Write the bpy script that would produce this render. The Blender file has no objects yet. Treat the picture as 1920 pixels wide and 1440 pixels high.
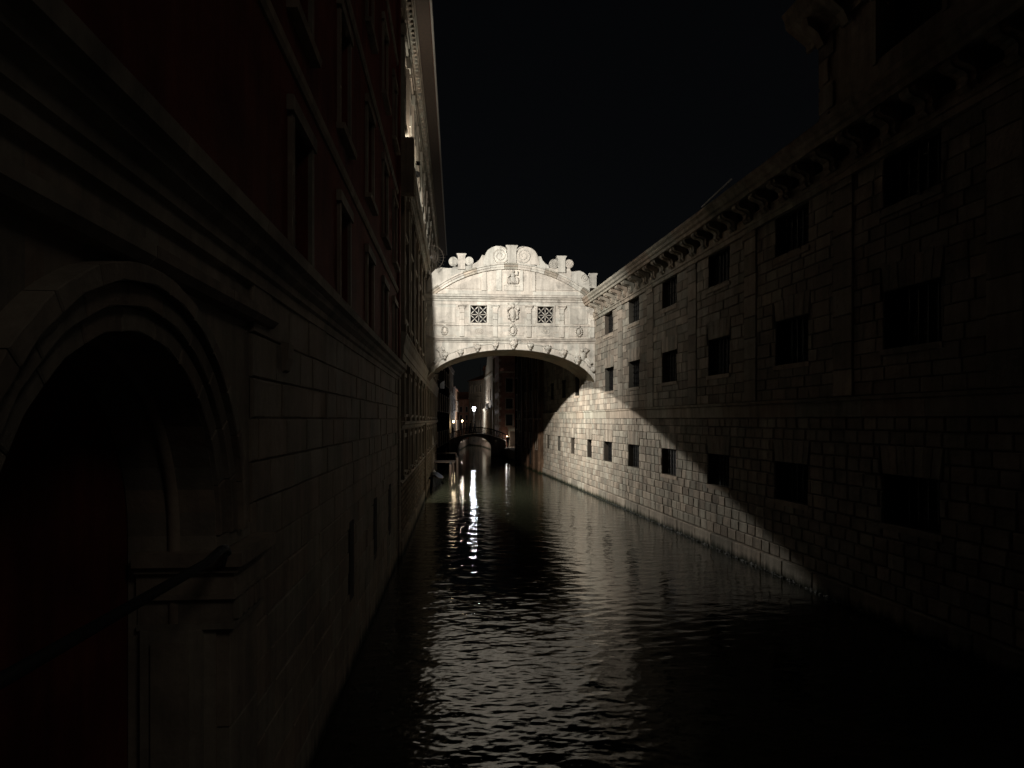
import bpy, bmesh, math, random
import numpy as np
from mathutils import Vector, Matrix
R = math.radians
random.seed(7)
SC = bpy.context.scene
COL = SC.collection

# ------------------------------------------------------------------ camera
F = 1300.0                      # focal length in pixels of the 1920 wide frame
HZ = 787.0                      # horizon row
EYE = 5.0
cam = bpy.data.cameras.new("camera")
cam.sensor_width = 36.0
cam.lens = 36.0 * F / 1920.0
cam.shift_y = (HZ - 720.0) / 1920.0
cam.clip_start = 0.05
cam.clip_end = 3000
co = bpy.data.objects.new("camera", cam)
co.location = (0, 0, EYE)
co.rotation_euler = (R(90), 0, 0)
COL.objects.link(co)
SC.camera = co

# ------------------------------------------------------------------ night sky, faint added fill, exposure
SUN_EL, SUN_AZ = 38.0, 135.0     # direction of the added fill, from behind the camera, a little from the right
w = bpy.data.worlds.new("World")
SC.world = w
w.use_nodes = True
nt = w.node_tree
bg = nt.nodes["Background"]
sky = nt.nodes.new("ShaderNodeTexSky")
sky.sky_type = 'NISHITA'
sky.sun_disc = False
sky.sun_elevation = R(SUN_EL)
sky.sun_rotation = R(SUN_AZ)
hsv = nt.nodes.new('ShaderNodeHueSaturation')          # night haze: greyer than a day sky
hsv.inputs['Saturation'].default_value = .45
nt.links.new(sky.outputs[0], hsv.inputs['Color'])
nt.links.new(hsv.outputs[0], bg.inputs[0])
bg.inputs[1].default_value = 0.0006
sl = bpy.data.lights.new("quay_fill", 'SUN')  # broad lamp added to stand in for the unseen quay lights
sl.energy = 0.063
sl.angle = R(12)
sl.color = (1.0, 0.86, 0.72)
so = bpy.data.objects.new("quay_fill", sl)
az = R(SUN_AZ)
sd = Vector((math.sin(az) * math.cos(R(SUN_EL)), math.cos(az) * math.cos(R(SUN_EL)), math.sin(R(SUN_EL))))
so.rotation_euler = (-sd).to_track_quat('-Z', 'Y').to_euler()
so.location = sd * 60
COL.objects.link(so)
SC.view_settings.view_transform = 'Standard'
SC.view_settings.look = 'None'
SC.view_settings.exposure = 0
SC.view_settings.gamma = 1
SC.view_settings.use_curve_mapping = False
SC.cycles.use_denoising = True
SC.cycles.max_bounces = 6
SC.cycles.diffuse_bounces = 3
SC.cycles.sample_clamp_indirect = 4.0

# ------------------------------------------------------------------ helpers
class MB:
    def __init__(s):
        s.v = []; s.f = []; s.sm = False
    def add(s, vs, fs):
        o = len(s.v)
        s.v += [tuple(p) for p in vs]
        s.f += [tuple(i + o for i in q) for q in fs]
        return s
    def box(s, x0, x1, y0, y1, z0, z1):
        return s.add([(x0,y0,z0),(x1,y0,z0),(x1,y1,z0),(x0,y1,z0),(x0,y0,z1),(x1,y0,z1),(x1,y1,z1),(x0,y1,z1)],
              [(0,3,2,1),(4,5,6,7),(0,1,5,4),(1,2,6,5),(2,3,7,6),(3,0,4,7)])
    def sweepx(s, prof, x0, x1):
        # closed profile of (outward, z) carried along x; outward is -y
        n = len(prof)
        vs = [(x0, -a, b) for a, b in prof] + [(x1, -a, b) for a, b in prof]
        fs = [(i, (i+1) % n, n+(i+1) % n, n+i) for i in range(n)]
        fs += [tuple(range(n-1, -1, -1)), tuple(range(n, 2*n))]
        return s.add(vs, fs)
    def polyxz(s, pts, y0, y1):
        n = len(pts)
        vs = [(a, y0, b) for a, b in pts] + [(a, y1, b) for a, b in pts]
        fs = [(i, (i+1) % n, n+(i+1) % n, n+i) for i in range(n)]
        fs += [tuple(range(n)), tuple(range(2*n-1, n-1, -1))]
        return s.add(vs, fs)
    def block(s, x0, x1, z0, z1, n0, p, ch=0.02, g=0.009, rnd=None):
        x0 += g; x1 -= g; z0 += g; z1 -= g
        r = rnd or (lambda: 0.0)
        c = min(ch, (x1-x0)*.3, (z1-z0)*.3)
        vs = [(x0,-n0,z0),(x1,-n0,z0),(x1,-n0,z1),(x0,-n0,z1)]
        q = n0 + p - c*.8
        vs += [(x0,-q,z0),(x1,-q,z0),(x1,-q,z1),(x0,-q,z1)]
        vs += [(x0+c+r(),-n0-p+r(),z0+c+r()),(x1-c+r(),-n0-p+r(),z0+c+r()),(x1-c+r(),-n0-p+r(),z1-c+r()),(x0+c+r(),-n0-p+r(),z1-c+r())]
        fs = []
        for k in (0, 4):
            for i in range(4):
                j = (i+1) % 4
                fs.append((k+i, k+j, k+4+j, k+4+i))
        fs.append((8, 9, 10, 11))
        return s.add(vs, fs)
    def quadblock(s, pts, n0, p, ch=0.02):
        # four corners (x,z) counter-clockwise, chamfered slab of proudness p
        cx = sum(a for a, b in pts)/len(pts); cz = sum(b for a, b in pts)/len(pts)
        def sh(a, b, k):
            d = math.hypot(a-cx, b-cz) or 1
            return (a-(a-cx)/d*k, b-(b-cz)/d*k)
        o = [sh(a, b, .005) for a, b in pts]; i_ = [sh(a, b, .005+ch) for a, b in pts]
        n = len(pts)
        vs = [(a,-n0,b) for a, b in o]+[(a,-n0-p+ch*.7,b) for a, b in o]+[(a,-n0-p,b) for a, b in i_]
        fs = []
        for k in (0, n):
            for i in range(n):
                j = (i+1) % n
                fs.append((k+i, k+j, k+n+j, k+n+i))
        fs.append(tuple(range(2*n, 3*n)))
        return s.add(vs, fs)
    def blob(s, c, r, nu=8, nv=6, jit=0.0):
        if not hasattr(r, '__len__'): r = (r, r, r)
        vs = [(c[0], c[1], c[2]-r[2])]
        for i in range(1, nv):
            t = math.pi*i/nv - math.pi/2
            for j in range(nu):
                a = 2*math.pi*j/nu
                k = 1+random.uniform(-jit, jit)
                vs.append((c[0]+r[0]*math.cos(t)*math.cos(a)*k, c[1]+r[1]*math.cos(t)*math.sin(a)*k, c[2]+r[2]*math.sin(t)*k))
        vs.append((c[0], c[1], c[2]+r[2]))
        fs = [(0, 1+(j+1) % nu, 1+j) for j in range(nu)]
        for i in range(nv-2):
            for j in range(nu):
                a = 1+i*nu+j; b = 1+i*nu+(j+1) % nu
                fs.append((a, b, b+nu, a+nu))
        l = len(vs)-1; o = 1+(nv-2)*nu
        fs += [(l, o+j, o+(j+1) % nu) for j in range(nu)]
        return s.add(vs, fs)
    def tube(s, pts, r, n=6, closed=False):
        P = [Vector(p) for p in pts]; m = len(P)
        rr = r if hasattr(r, '__len__') else [r]*m
        flat = max(abs(p.y-P[0].y) for p in P) < 1e-3
        vs = []
        for i, p in enumerate(P):
            if closed: t = P[(i+1) % m]-P[i-1]
            else: t = P[min(i+1, m-1)]-P[max(i-1, 0)]
            t.normalize()
            u = t.cross(Vector((0, 1, 0) if flat and abs(t.y) < .5 else (0, 0, 1)))
            if u.length < .05: u = t.cross(Vector((1, 0, 0)))
            u.normalize(); v = t.cross(u)
            for j in range(n):
                a = 2*math.pi*j/n
                vs.append(tuple(p+(u*math.cos(a)+v*math.sin(a))*rr[i]))
        fs = []
        for i in range(m if closed else m-1):
            k = (i+1) % m
            for j in range(n):
                l = (j+1) % n
                fs.append((i*n+j, i*n+l, k*n+l, k*n+j))
        if not closed:
            fs += [tuple(range(n-1, -1, -1)), tuple((m-1)*n+j for j in range(n))]
        return s.add(vs, fs)
    def lathe(s, c, prof, n=12):
        # prof of (radius, z) turned about the vertical through c
        m = len(prof)
        vs = [(c[0]+r*math.cos(2*math.pi*j/n), c[1]+r*math.sin(2*math.pi*j/n), c[2]+z) for r, z in prof for j in range(n)]
        fs = [(i*n+j, i*n+(j+1) % n, (i+1)*n+(j+1) % n, (i+1)*n+j) for i in range(m-1) for j in range(n)]
        fs += [tuple(range(n-1, -1, -1)), tuple((m-1)*n+j for j in range(n))]
        return s.add(vs, fs)
    def discxz(s, cx, cz, r, y0, y1, n=20):
        return s.polyxz([(cx+r*math.cos(2*math.pi*k/n), cz+r*math.sin(2*math.pi*k/n)) for k in range(n)], y0, y1)
    def mesh(s, name, mat, smooth=False):
        m = bpy.data.meshes.new(name)
        m.from_pydata(s.v, [], s.f)
        m.update()
        if mat is not None: m.materials.append(mat)
        if smooth or s.sm:
            m.polygons.foreach_set('use_smooth', [True]*len(m.polygons))
        return m
    def build(s, name, mat, parent=None, smooth=False):
        return link(name, s.mesh(name, mat, smooth), parent)

def link(name, mesh, parent=None, loc=None):
    o = bpy.data.objects.new(name, mesh)
    COL.objects.link(o)
    if parent is not None: o.parent = parent
    if loc is not None: o.location = loc
    return o
def tag(o, label=None, cat=None, group=None, kind=None):
    if label: o['label'] = label
    if cat: o['category'] = cat
    if group: o['group'] = group
    if kind: o['kind'] = kind
    return o
def thing(name, label, cat, loc=(0, 0, 0), rz=0.0, group=None):
    o = bpy.data.objects.new(name, None)
    o.empty_display_size = .2
    COL.objects.link(o)
    o.location = loc; o.rotation_euler = (0, 0, rz)
    return tag(o, label, cat, group)

# ------------------------------------------------------------------ materials
MATS = {}
def nodes_of(name):
    m = bpy.data.materials.new(name); m.use_nodes = True
    n = m.node_tree.nodes; l = m.node_tree.links
    return m, n, l, n['Principled BSDF']
def stone(name, col, var=.35, rough=.8, big=.5, bump=.35, fine=16, streak=.35, algae=True, island=.35, tint=.08, spec=.06, crust=.15):
    m, n, l, p = nodes_of(name)
    geo = n.new('ShaderNodeNewGeometry'); oi = n.new('ShaderNodeObjectInfo')
    def noise(scale, detail=5, vec=None, rgh=.6):
        t = n.new('ShaderNodeTexNoise'); t.inputs['Scale'].default_value = scale
        t.inputs['Detail'].default_value = detail; t.inputs['Roughness'].default_value = rgh
        l.new(vec or geo.outputs['Position'], t.inputs['Vector']); return t
    def mth(op, a, b=None, c=None):
        t = n.new('ShaderNodeMath'); t.operation = op
        for k, x in enumerate((a, b, c)):
            if x is None: continue
            if isinstance(x, (int, float)): t.inputs[k].default_value = x
            else: l.new(x, t.inputs[k])
        return t.outputs[0]
    def mr(x, a, b, c, d):
        t = n.new('ShaderNodeMapRange'); l.new(x, t.inputs[0])
        for k, q in enumerate((a, b, c, d)): t.inputs[k+1].default_value = q
        return t.outputs[0]
    mp = n.new('ShaderNodeVectorMath'); mp.operation = 'MULTIPLY'
    l.new(geo.outputs['Position'], mp.inputs[0]); mp.inputs[1].default_value = (3.2, 3.2, .3)
    n1 = noise(big, 6); n2 = noise(1.0, 5, mp.outputs[0]); n3 = noise(fine, 6, rgh=.7); n4 = noise(2.3, 4)
    v = mth('MULTIPLY', mr(n1.outputs[0], .3, .7, 1-var, 1+var*.4), mr(n2.outputs[0], .35, .7, 1+streak*.2, 1-streak))
    v = mth('MULTIPLY', v, mr(n3.outputs[0], .3, .7, .9, 1.08))
    v = mth('MULTIPLY', v, mr(n4.outputs[0], .3, .7, .9, 1.1))
    n5 = noise(1.35, 7, rgh=.68)
    v = mth('MULTIPLY', v, mr(n5.outputs[0], .54, .68, 1, 1-crust))
    rr = mth('FRACT', mth('ADD', geo.outputs['Random Per Island'], oi.outputs['Random']))
    v = mth('MULTIPLY', v, mr(rr, 0, 1, 1-island, 1+island*.35))
    hs = n.new('ShaderNodeMix'); hs.data_type = 'RGBA'
    hs.inputs['A'].default_value = (col[0]*(1+tint), col[1]*(1-tint*.4), col[2]*(1-tint), 1)
    hs.inputs['B'].default_value = (col[0]*(1-tint*.6), col[1]*(1+tint*.1), col[2]*(1+tint*.2), 1)
    l.new(mth('FRACT', mth('MULTIPLY', rr, 7.31)), hs.inputs['Factor'])
    vm = n.new('ShaderNodeVectorMath'); vm.operation = 'SCALE'
    l.new(hs.outputs['Result'], vm.inputs[0]); l.new(v, vm.inputs['Scale'])
    out = vm.outputs[0]
    if algae:
        sx = n.new('ShaderNodeSeparateXYZ'); l.new(geo.outputs['Position'], sx.inputs[0])
        h = mth('ADD', sx.outputs[2], mth('MULTIPLY', mth('SUBTRACT', n2.outputs[0], .5), -.55))
        k = mr(h, .05, .28, 1, 0)
        mx = n.new('ShaderNodeMix'); mx.data_type = 'RGBA'
        l.new(k, mx.inputs['Factor']); l.new(out, mx.inputs['A']); mx.inputs['B'].default_value = (.016, .019, .009, 1)
        out = mx.outputs['Result']
    l.new(out, p.inputs['Base Color'])
    p.inputs['Roughness'].default_value = rough; p.inputs['Specular IOR Level'].default_value = spec
    b = n.new('ShaderNodeBump'); b.inputs['Strength'].default_value = bump; b.inputs['Distance'].default_value = .03
    hsum = mth('ADD', mth('MULTIPLY', n3.outputs[0], .6), n4.outputs[0])
    l.new(hsum, b.inputs['Height']); l.new(b.outputs[0], p.inputs['Normal'])
    MATS[name] = m
    return m
def plain(name, col, rough=.6, metal=0.0, noise_amt=.3, scale=6.0, emit=None, es=0.0):
    m, n, l, p = nodes_of(name)
    geo = n.new('ShaderNodeNewGeometry')
    t = n.new('ShaderNodeTexNoise'); t.inputs['Scale'].default_value = scale; t.inputs['Detail'].default_value = 5
    l.new(geo.outputs['Position'], t.inputs['Vector'])
    r = n.new('ShaderNodeMapRange'); l.new(t.outputs[0], r.inputs[0])
    r.inputs[1].default_value = .3; r.inputs[2].default_value = .7
    r.inputs[3].default_value = 1-noise_amt; r.inputs[4].default_value = 1+noise_amt*.4
    vm = n.new('ShaderNodeVectorMath'); vm.operation = 'SCALE'
    vm.inputs[0].default_value = col[:3]; l.new(r.outputs[0], vm.inputs['Scale'])
    l.new(vm.outputs[0], p.inputs['Base Color'])
    p.inputs['Roughness'].default_value = rough; p.inputs['Metallic'].default_value = metal
    if emit:
        p.inputs['Emission Color'].default_value = (*emit, 1); p.inputs['Emission Strength'].default_value = es
    MATS[name] = m
    return m
def brick_mat(name, c1, c2, mortar):
    m, n, l, p = nodes_of(name)
    geo = n.new('ShaderNodeNewGeometry')
    cb = n.new('ShaderNodeCombineXYZ'); sx = n.new('ShaderNodeSeparateXYZ')
    l.new(geo.outputs['Position'], sx.inputs[0])
    ad = n.new('ShaderNodeMath'); l.new(sx.outputs[0], ad.inputs[0]); l.new(sx.outputs[1], ad.inputs[1])
    l.new(ad.outputs[0], cb.inputs[0]); l.new(sx.outputs[2], cb.inputs[1])
    bt = n.new('ShaderNodeTexBrick'); l.new(cb.outputs[0], bt.inputs['Vector'])
    bt.inputs['Color1'].default_value = (*c1, 1); bt.inputs['Color2'].default_value = (*c2, 1); bt.inputs['Mortar'].default_value = (*mortar, 1)
    bt.inputs['Scale'].default_value = 1.0; bt.inputs['Brick Width'].default_value = .26; bt.inputs['Row Height'].default_value = .075
    bt.inputs['Mortar Size'].default_value = .01
    t = n.new('ShaderNodeTexNoise'); t.inputs['Scale'].default_value = .9; t.inputs['Detail'].default_value = 6
    l.new(geo.outputs['Position'], t.inputs['Vector'])
    r = n.new('ShaderNodeMapRange'); l.new(t.outputs[0], r.inputs[0])
    r.inputs[1].default_value = .3; r.inputs[2].default_value = .7; r.inputs[3].default_value = .55; r.inputs[4].default_value = 1.2
    vm = n.new('ShaderNodeVectorMath'); vm.operation = 'SCALE'
    l.new(bt.outputs['Color'], vm.inputs[0]); l.new(r.outputs[0], vm.inputs['Scale'])
    l.new(vm.outputs[0], p.inputs['Base Color']); p.inputs['Roughness'].default_value = .85; p.inputs['Specular IOR Level'].default_value = .12
    return m

M_bridge = stone('istrian_stone_bridge', (.62, .585, .52), var=.22, streak=.34, big=.8, bump=.3, fine=11, algae=False, island=.16, tint=.03, crust=.34)
M_bridge_dark = stone('istrian_stone_weathered', (.46, .42, .35), var=.35, streak=.4, big=1.2, bump=.4, algae=False, island=.2, tint=.05)
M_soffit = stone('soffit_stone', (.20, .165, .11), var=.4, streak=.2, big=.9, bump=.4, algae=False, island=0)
M_prison = stone('prison_stone', (.40, .36, .30), var=.3, streak=.35, big=.45, bump=.8, fine=9, island=.36, tint=.05, crust=.3)
M_weed = plain('weed', (.012, .015, .008), .75, 0, .5, 8)
M_joint = stone('mortar_joint', (.10, .09, .075), var=.4, streak=.3, bump=.5, island=0)
M_trim = stone('prison_trim_stone', (.41, .37, .305), var=.3, streak=.4, big=.6, bump=.4, island=.15)
M_palace = stone('palace_stone', (.30, .26, .20), var=.35, streak=.45, big=.6, bump=.4, island=.2)
M_palace_light = stone('palace_light_stone', (.40, .365, .30), var=.3, streak=.35, big=.8, bump=.4, island=.15, algae=False)
M_near = stone('near_building_stone', (.33, .29, .235), var=.3, streak=.35, big=.7, bump=.4, fine=10, island=.2, tint=.06)
M_red = stone('red_plaster', (.17, .045, .032), var=.4, streak=.35, big=.8, bump=.25, fine=20, island=0, tint=0)
M_redin = stone('portal_red_plaster', (.17, .045, .034), var=.4, streak=.35, big=.9, bump=.25, fine=20, island=0, tint=0)
M_dark = plain('dark_opening', (.006, .006, .006), .9)
M_glass = plain('dark_glass', (.01, .011, .013), .12, noise_amt=.2)
M_iron = plain('iron', (.018, .017, .016), .55, .6, .4, 20)
M_black = plain('black_paint', (.006, .006, .006), .85)
M_rust = plain('rusty_iron', (.07, .055, .04), .8, 0, .4, 20)
M_paleiron = plain('pale_iron', (.4, .38, .34), .5, .3, .3, 20)
M_wood = plain('dark_wood', (.055, .035, .022), .75, 0, .4, 8)
M_shutter = plain('shutter', (.03, .035, .028), .6)
M_plbrown = stone('brown_plaster', (.16, .10, .065), var=.5, streak=.6, big=.5, bump=.3, island=0)
M_plgrey = stone('grey_plaster', (.30, .26, .215), var=.4, streak=.45, big=.4, bump=.3, island=0)
M_plpink = stone('pink_plaster', (.33, .17, .12), var=.4, streak=.4, big=.4, bump=.3, island=0)
M_pltan = stone('tan_plaster', (.36, .29, .22), var=.35, streak=.4, big=.4, bump=.3, island=0)
M_plunlit = stone('unlit_plaster', (.014, .012, .010), var=.5, streak=.5, big=.4, bump=.3, island=0, spec=0.0)  # near-black colour carries the shade of the unlit houses
M_brick = brick_mat('brick', (.22, .075, .045), (.15, .05, .035), (.2, .17, .14))
M_tile = stone('roof_tile', (.16, .08, .055), var=.4, streak=.2, big=1.0, bump=.5, island=0, algae=False)
M_boat = plain('boat_paint', (.012, .016, .03), .35)
M_tarp = plain('tarpaulin', (.008, .012, .022), .6)
M_cloth = [plain('cloth_%d' % k, c, .85) for k, c in enumerate([(.02, .02, .025), (.05, .04, .035), (.02, .03, .05)])]
M_skin = plain('skin', (.42, .25, .18), .55)
M_hair = plain('hair', (.02, .014, .01), .6)
M_lampw = plain('lamp_white', (.9, .9, .9), .4, emit=(.86, .92, 1.0), es=22)
M_lampy = plain('lamp_warm', (.9, .8, .6), .4, emit=(1.0, .74, .42), es=9)
M_lens = plain('floodlight_lens', (.8, .8, .8), .2, emit=(1.0, .93, .8), es=3)

# water
def water_mat():
    m, n, l, p = nodes_of('canal_water')
    p.inputs['Base Color'].default_value = (.015, .016, .010, 1)
    p.inputs['Roughness'].default_value = .02
    p.inputs['IOR'].default_value = 1.33
    geo = n.new('ShaderNodeNewGeometry')
    mp = n.new('ShaderNodeVectorMath'); mp.operation = 'MULTIPLY'
    l.new(geo.outputs['Position'], mp.inputs[0]); mp.inputs[1].default_value = (1, 1.7, 1)
    def ns(scale, detail):
        t = n.new('ShaderNodeTexNoise'); t.inputs['Scale'].default_value = scale; t.inputs['Detail'].default_value = detail
        l.new(mp.outputs[0], t.inputs['Vector']); return t
    t1 = ns(4.0, 3); t2 = ns(10.5, 3)
    b1 = n.new('ShaderNodeBump'); b1.inputs['Strength'].default_value = .03; b1.inputs['Distance'].default_value = .05
    b2 = n.new('ShaderNodeBump'); b2.inputs['Strength'].default_value = .09; b2.inputs['Distance'].default_value = .022
    l.new(t1.outputs[0], b1.inputs['Height']); l.new(t2.outputs[0], b2.inputs['Height'])
    l.new(b1.outputs[0], b2.inputs['Normal']); l.new(b2.outputs[0], p.inputs['Normal'])
    return m
M_water = water_mat()

# ------------------------------------------------------------------ the setting: water
def build_water():
    xs = [-600, -200, -60, -25, -16] + list(np.arange(-13, 11.01, .05)) + [16, 25, 60, 200, 600]
    ys = [-300, -80, -20, 0]; y = 8.5
    while y < 150:
        ys.append(y); y += max(.034, .0019*y)
    ys += [160, 200, 400, 900]
    X, Y = np.meshgrid(np.array(xs, float), np.array(ys, float))
    X = X.astype(np.float32); Y = Y.astype(np.float32)
    Z = np.zeros_like(X)
    rs = np.random.RandomState(3)
    patch = np.clip(.75+.45*np.sin(.35*X+.5*np.sin(.31*Y)+1)*np.sin(.22*Y+.4*np.sin(.5*X)), .35, 1.2)
    def waves(count, l0, l1, spread, slope):
        H = np.zeros_like(X)
        for k in range(count):
            lam = l0*(l1/l0)**rs.uniform()
            th = rs.normal(0, spread)+math.pi/2
            q = 2*math.pi/lam
            mod = .7+.5*np.sin(X*rs.uniform(-.6, .6)+Y*rs.uniform(-.4, .4)+rs.uniform(0, 6.28))
            H += slope/q*np.sin(q*math.cos(th)*X+q*math.sin(th)*Y+rs.uniform(0, 6.28))*mod
        return H
    Z = waves(34, .3, 1.1, .5, .0095)+waves(64, .1, .27, .9, .015)*patch
    win = ((X > -13.1) & (X < 11.1) & (Y > 8.4) & (Y < 151)).astype(np.float32)
    calm = np.clip(1.15-.0065*Y, .35, 1.0)
    calm *= np.clip(1.05-.065*np.maximum(0, X-1.0), .45, 1.0)
    Z = Z*win*calm
    ny, nx = X.shape
    v = np.stack([X, Y, Z], -1).reshape(-1, 3)
    i = np.arange(ny*nx).reshape(ny, nx)
    q = np.stack([i[:-1, :-1], i[:-1, 1:], i[1:, 1:], i[1:, :-1]], -1).reshape(-1, 4)
    m = bpy.data.meshes.new('water')
    m.vertices.add(len(v)); m.vertices.foreach_set('co', v.ravel())
    m.loops.add(q.size); m.loops.foreach_set('vertex_index', q.ravel())
    m.polygons.add(len(q)); m.polygons.foreach_set('loop_start', np.arange(0, q.size, 4)); m.polygons.foreach_set('loop_total', np.full(len(q), 4))
    m.update(); m.validate()
    m.polygons.foreach_set('use_smooth', np.ones(len(q), bool))
    m.materials.append(M_water)
    o = link('water', m)
    tag(o, kind='structure')
build_water()

# ------------------------------------------------------------------ wall frames
# right bank line: X = 11.66 - .1346 Y ; left bank line: X = -2.145 - .0792 Y
KR, KL = .1346, .0792
NR, NL = math.hypot(1, KR), math.hypot(1, KL)
YP = 64.5                                  # far end of the prison
PR0 = (11.66-KR*YP, YP, 0); RZR = math.atan2(-1, KR)
PL0 = (-2.145, 0, 0); RZL = math.atan2(1, -KL)
def rx(Y): return (YP-Y)*NR                # local x on the prison wall
def lx(Y): return Y*NL                     # local x on the left bank wall

def face_with_holes(mb, x0, x1, z0, z1, rects, n=0.0, depth=.5, lid=True):
    """front sheet at outward n with rectangular openings and their reveals"""
    xs = sorted({x0, x1} | {min(max(a, x0), x1) for r in rects for a in r[:2]})
    for a, b in zip(xs[:-1], xs[1:]):
        if b-a < 1e-4: continue
        c = (a+b)/2; z = z0
        for r in sorted([r for r in rects if r[0] < c < r[1]], key=lambda r: r[2]):
            if r[2] > z+1e-4: mb.add([(a,-n,z),(b,-n,z),(b,-n,r[2]),(a,-n,r[2])], [(0,1,2,3)])
            z = max(z, r[3])
        if z1 > z+1e-4: mb.add([(a,-n,z),(b,-n,z),(b,-n,z1),(a,-n,z1)], [(0,1,2,3)])
    for a, b, c, d in rects:
        y0, y1 = -n, -n+depth
        mb.add([(a,y0,c),(b,y0,c),(b,y0,d),(a,y0,d),(a,y1,c),(b,y1,c),(b,y1,d),(a,y1,d)],
               [(0,1,5,4),(1,2,6,5),(3,0,4,7)]+([(2,3,7,6)] if lid else []))
def shell(mb, x0, x1, z0, z1, depth):
    """the other five sides of a building body behind its front sheet"""
    mb.add([(x0,0,z0),(x1,0,z0),(x1,depth,z0),(x0,depth,z0),(x0,0,z1),(x1,0,z1),(x1,depth,z1),(x0,depth,z1)],
           [(4,5,6,7),(1,2,6,5),(2,3,7,6),(3,0,4,7)])
def subtract(iv, cuts):
    out = [iv]
    for c0, c1 in cuts:
        nx = []
        for a, b in out:
            if c1 <= a or c0 >= b: nx.append((a, b)); continue
            if c0 > a: nx.append((a, c0))
            if c1 < b: nx.append((c1, b))
        out = nx
    return out
BCACHE = {}
def block_mesh(L, H, p, mat, ch):
    key = (round(L*20)/20, round(H, 2), p, mat.name, ch, random.randrange(3))
    if key not in BCACHE:
        b = MB().block(0, 1, 0, 1, 0, 0)
        b = MB()
        b.block(-L/2, L/2, -H/2, H/2, 0, p, ch, rnd=lambda: random.uniform(-.006, .006))
        BCACHE[key] = (b.mesh('stone_block', mat), L)
    return BCACHE[key]
def ashlar(root, mat, x0, x1, courses, cuts, lens, score, inframe, p=.05, ch=.025, n0=0.0, limit=300, name='stone_block'):
    """coursed stones; the `limit` largest in view are objects, the others one mesh"""
    blocks = []
    for ci, (z0, z1) in enumerate(courses):
        zc = (z0+z1)/2
        cc = [(c[0], c[1]) for c in cuts if c[2] < zc < c[3]]
        x = x0 - random.uniform(0, lens[0])
        while x < x1:
            L = random.uniform(*lens); a, b = max(x, x0), min(x+L, x1); x += L
            for q in subtract((a, b), cc):
                if q[1]-q[0] > .06: blocks.append((q[0], q[1], z0, z1))
    vis = [b for b in blocks if inframe(b)]
    vis.sort(key=score, reverse=True)
    top = set(vis[:limit])
    rest = MB(); nrest = 0
    for b in blocks:
        off = random.uniform(-.012, .012)
        if b in top:
            L, H = b[1]-b[0], b[3]-b[2]
            me, L0 = block_mesh(L, H, p, mat, ch)
            o = link(name, me, root, ((b[0]+b[1])/2, -n0-off, (b[2]+b[3])/2))
            o.scale = (L/L0, 1, 1)
        else:
            rest.block(*b, n0, p+off, ch, rnd=lambda: random.uniform(-.006, .006)); nrest += 1
    if nrest:
        tag(rest.build('stone_courses', mat, root), kind='stuff')

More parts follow.
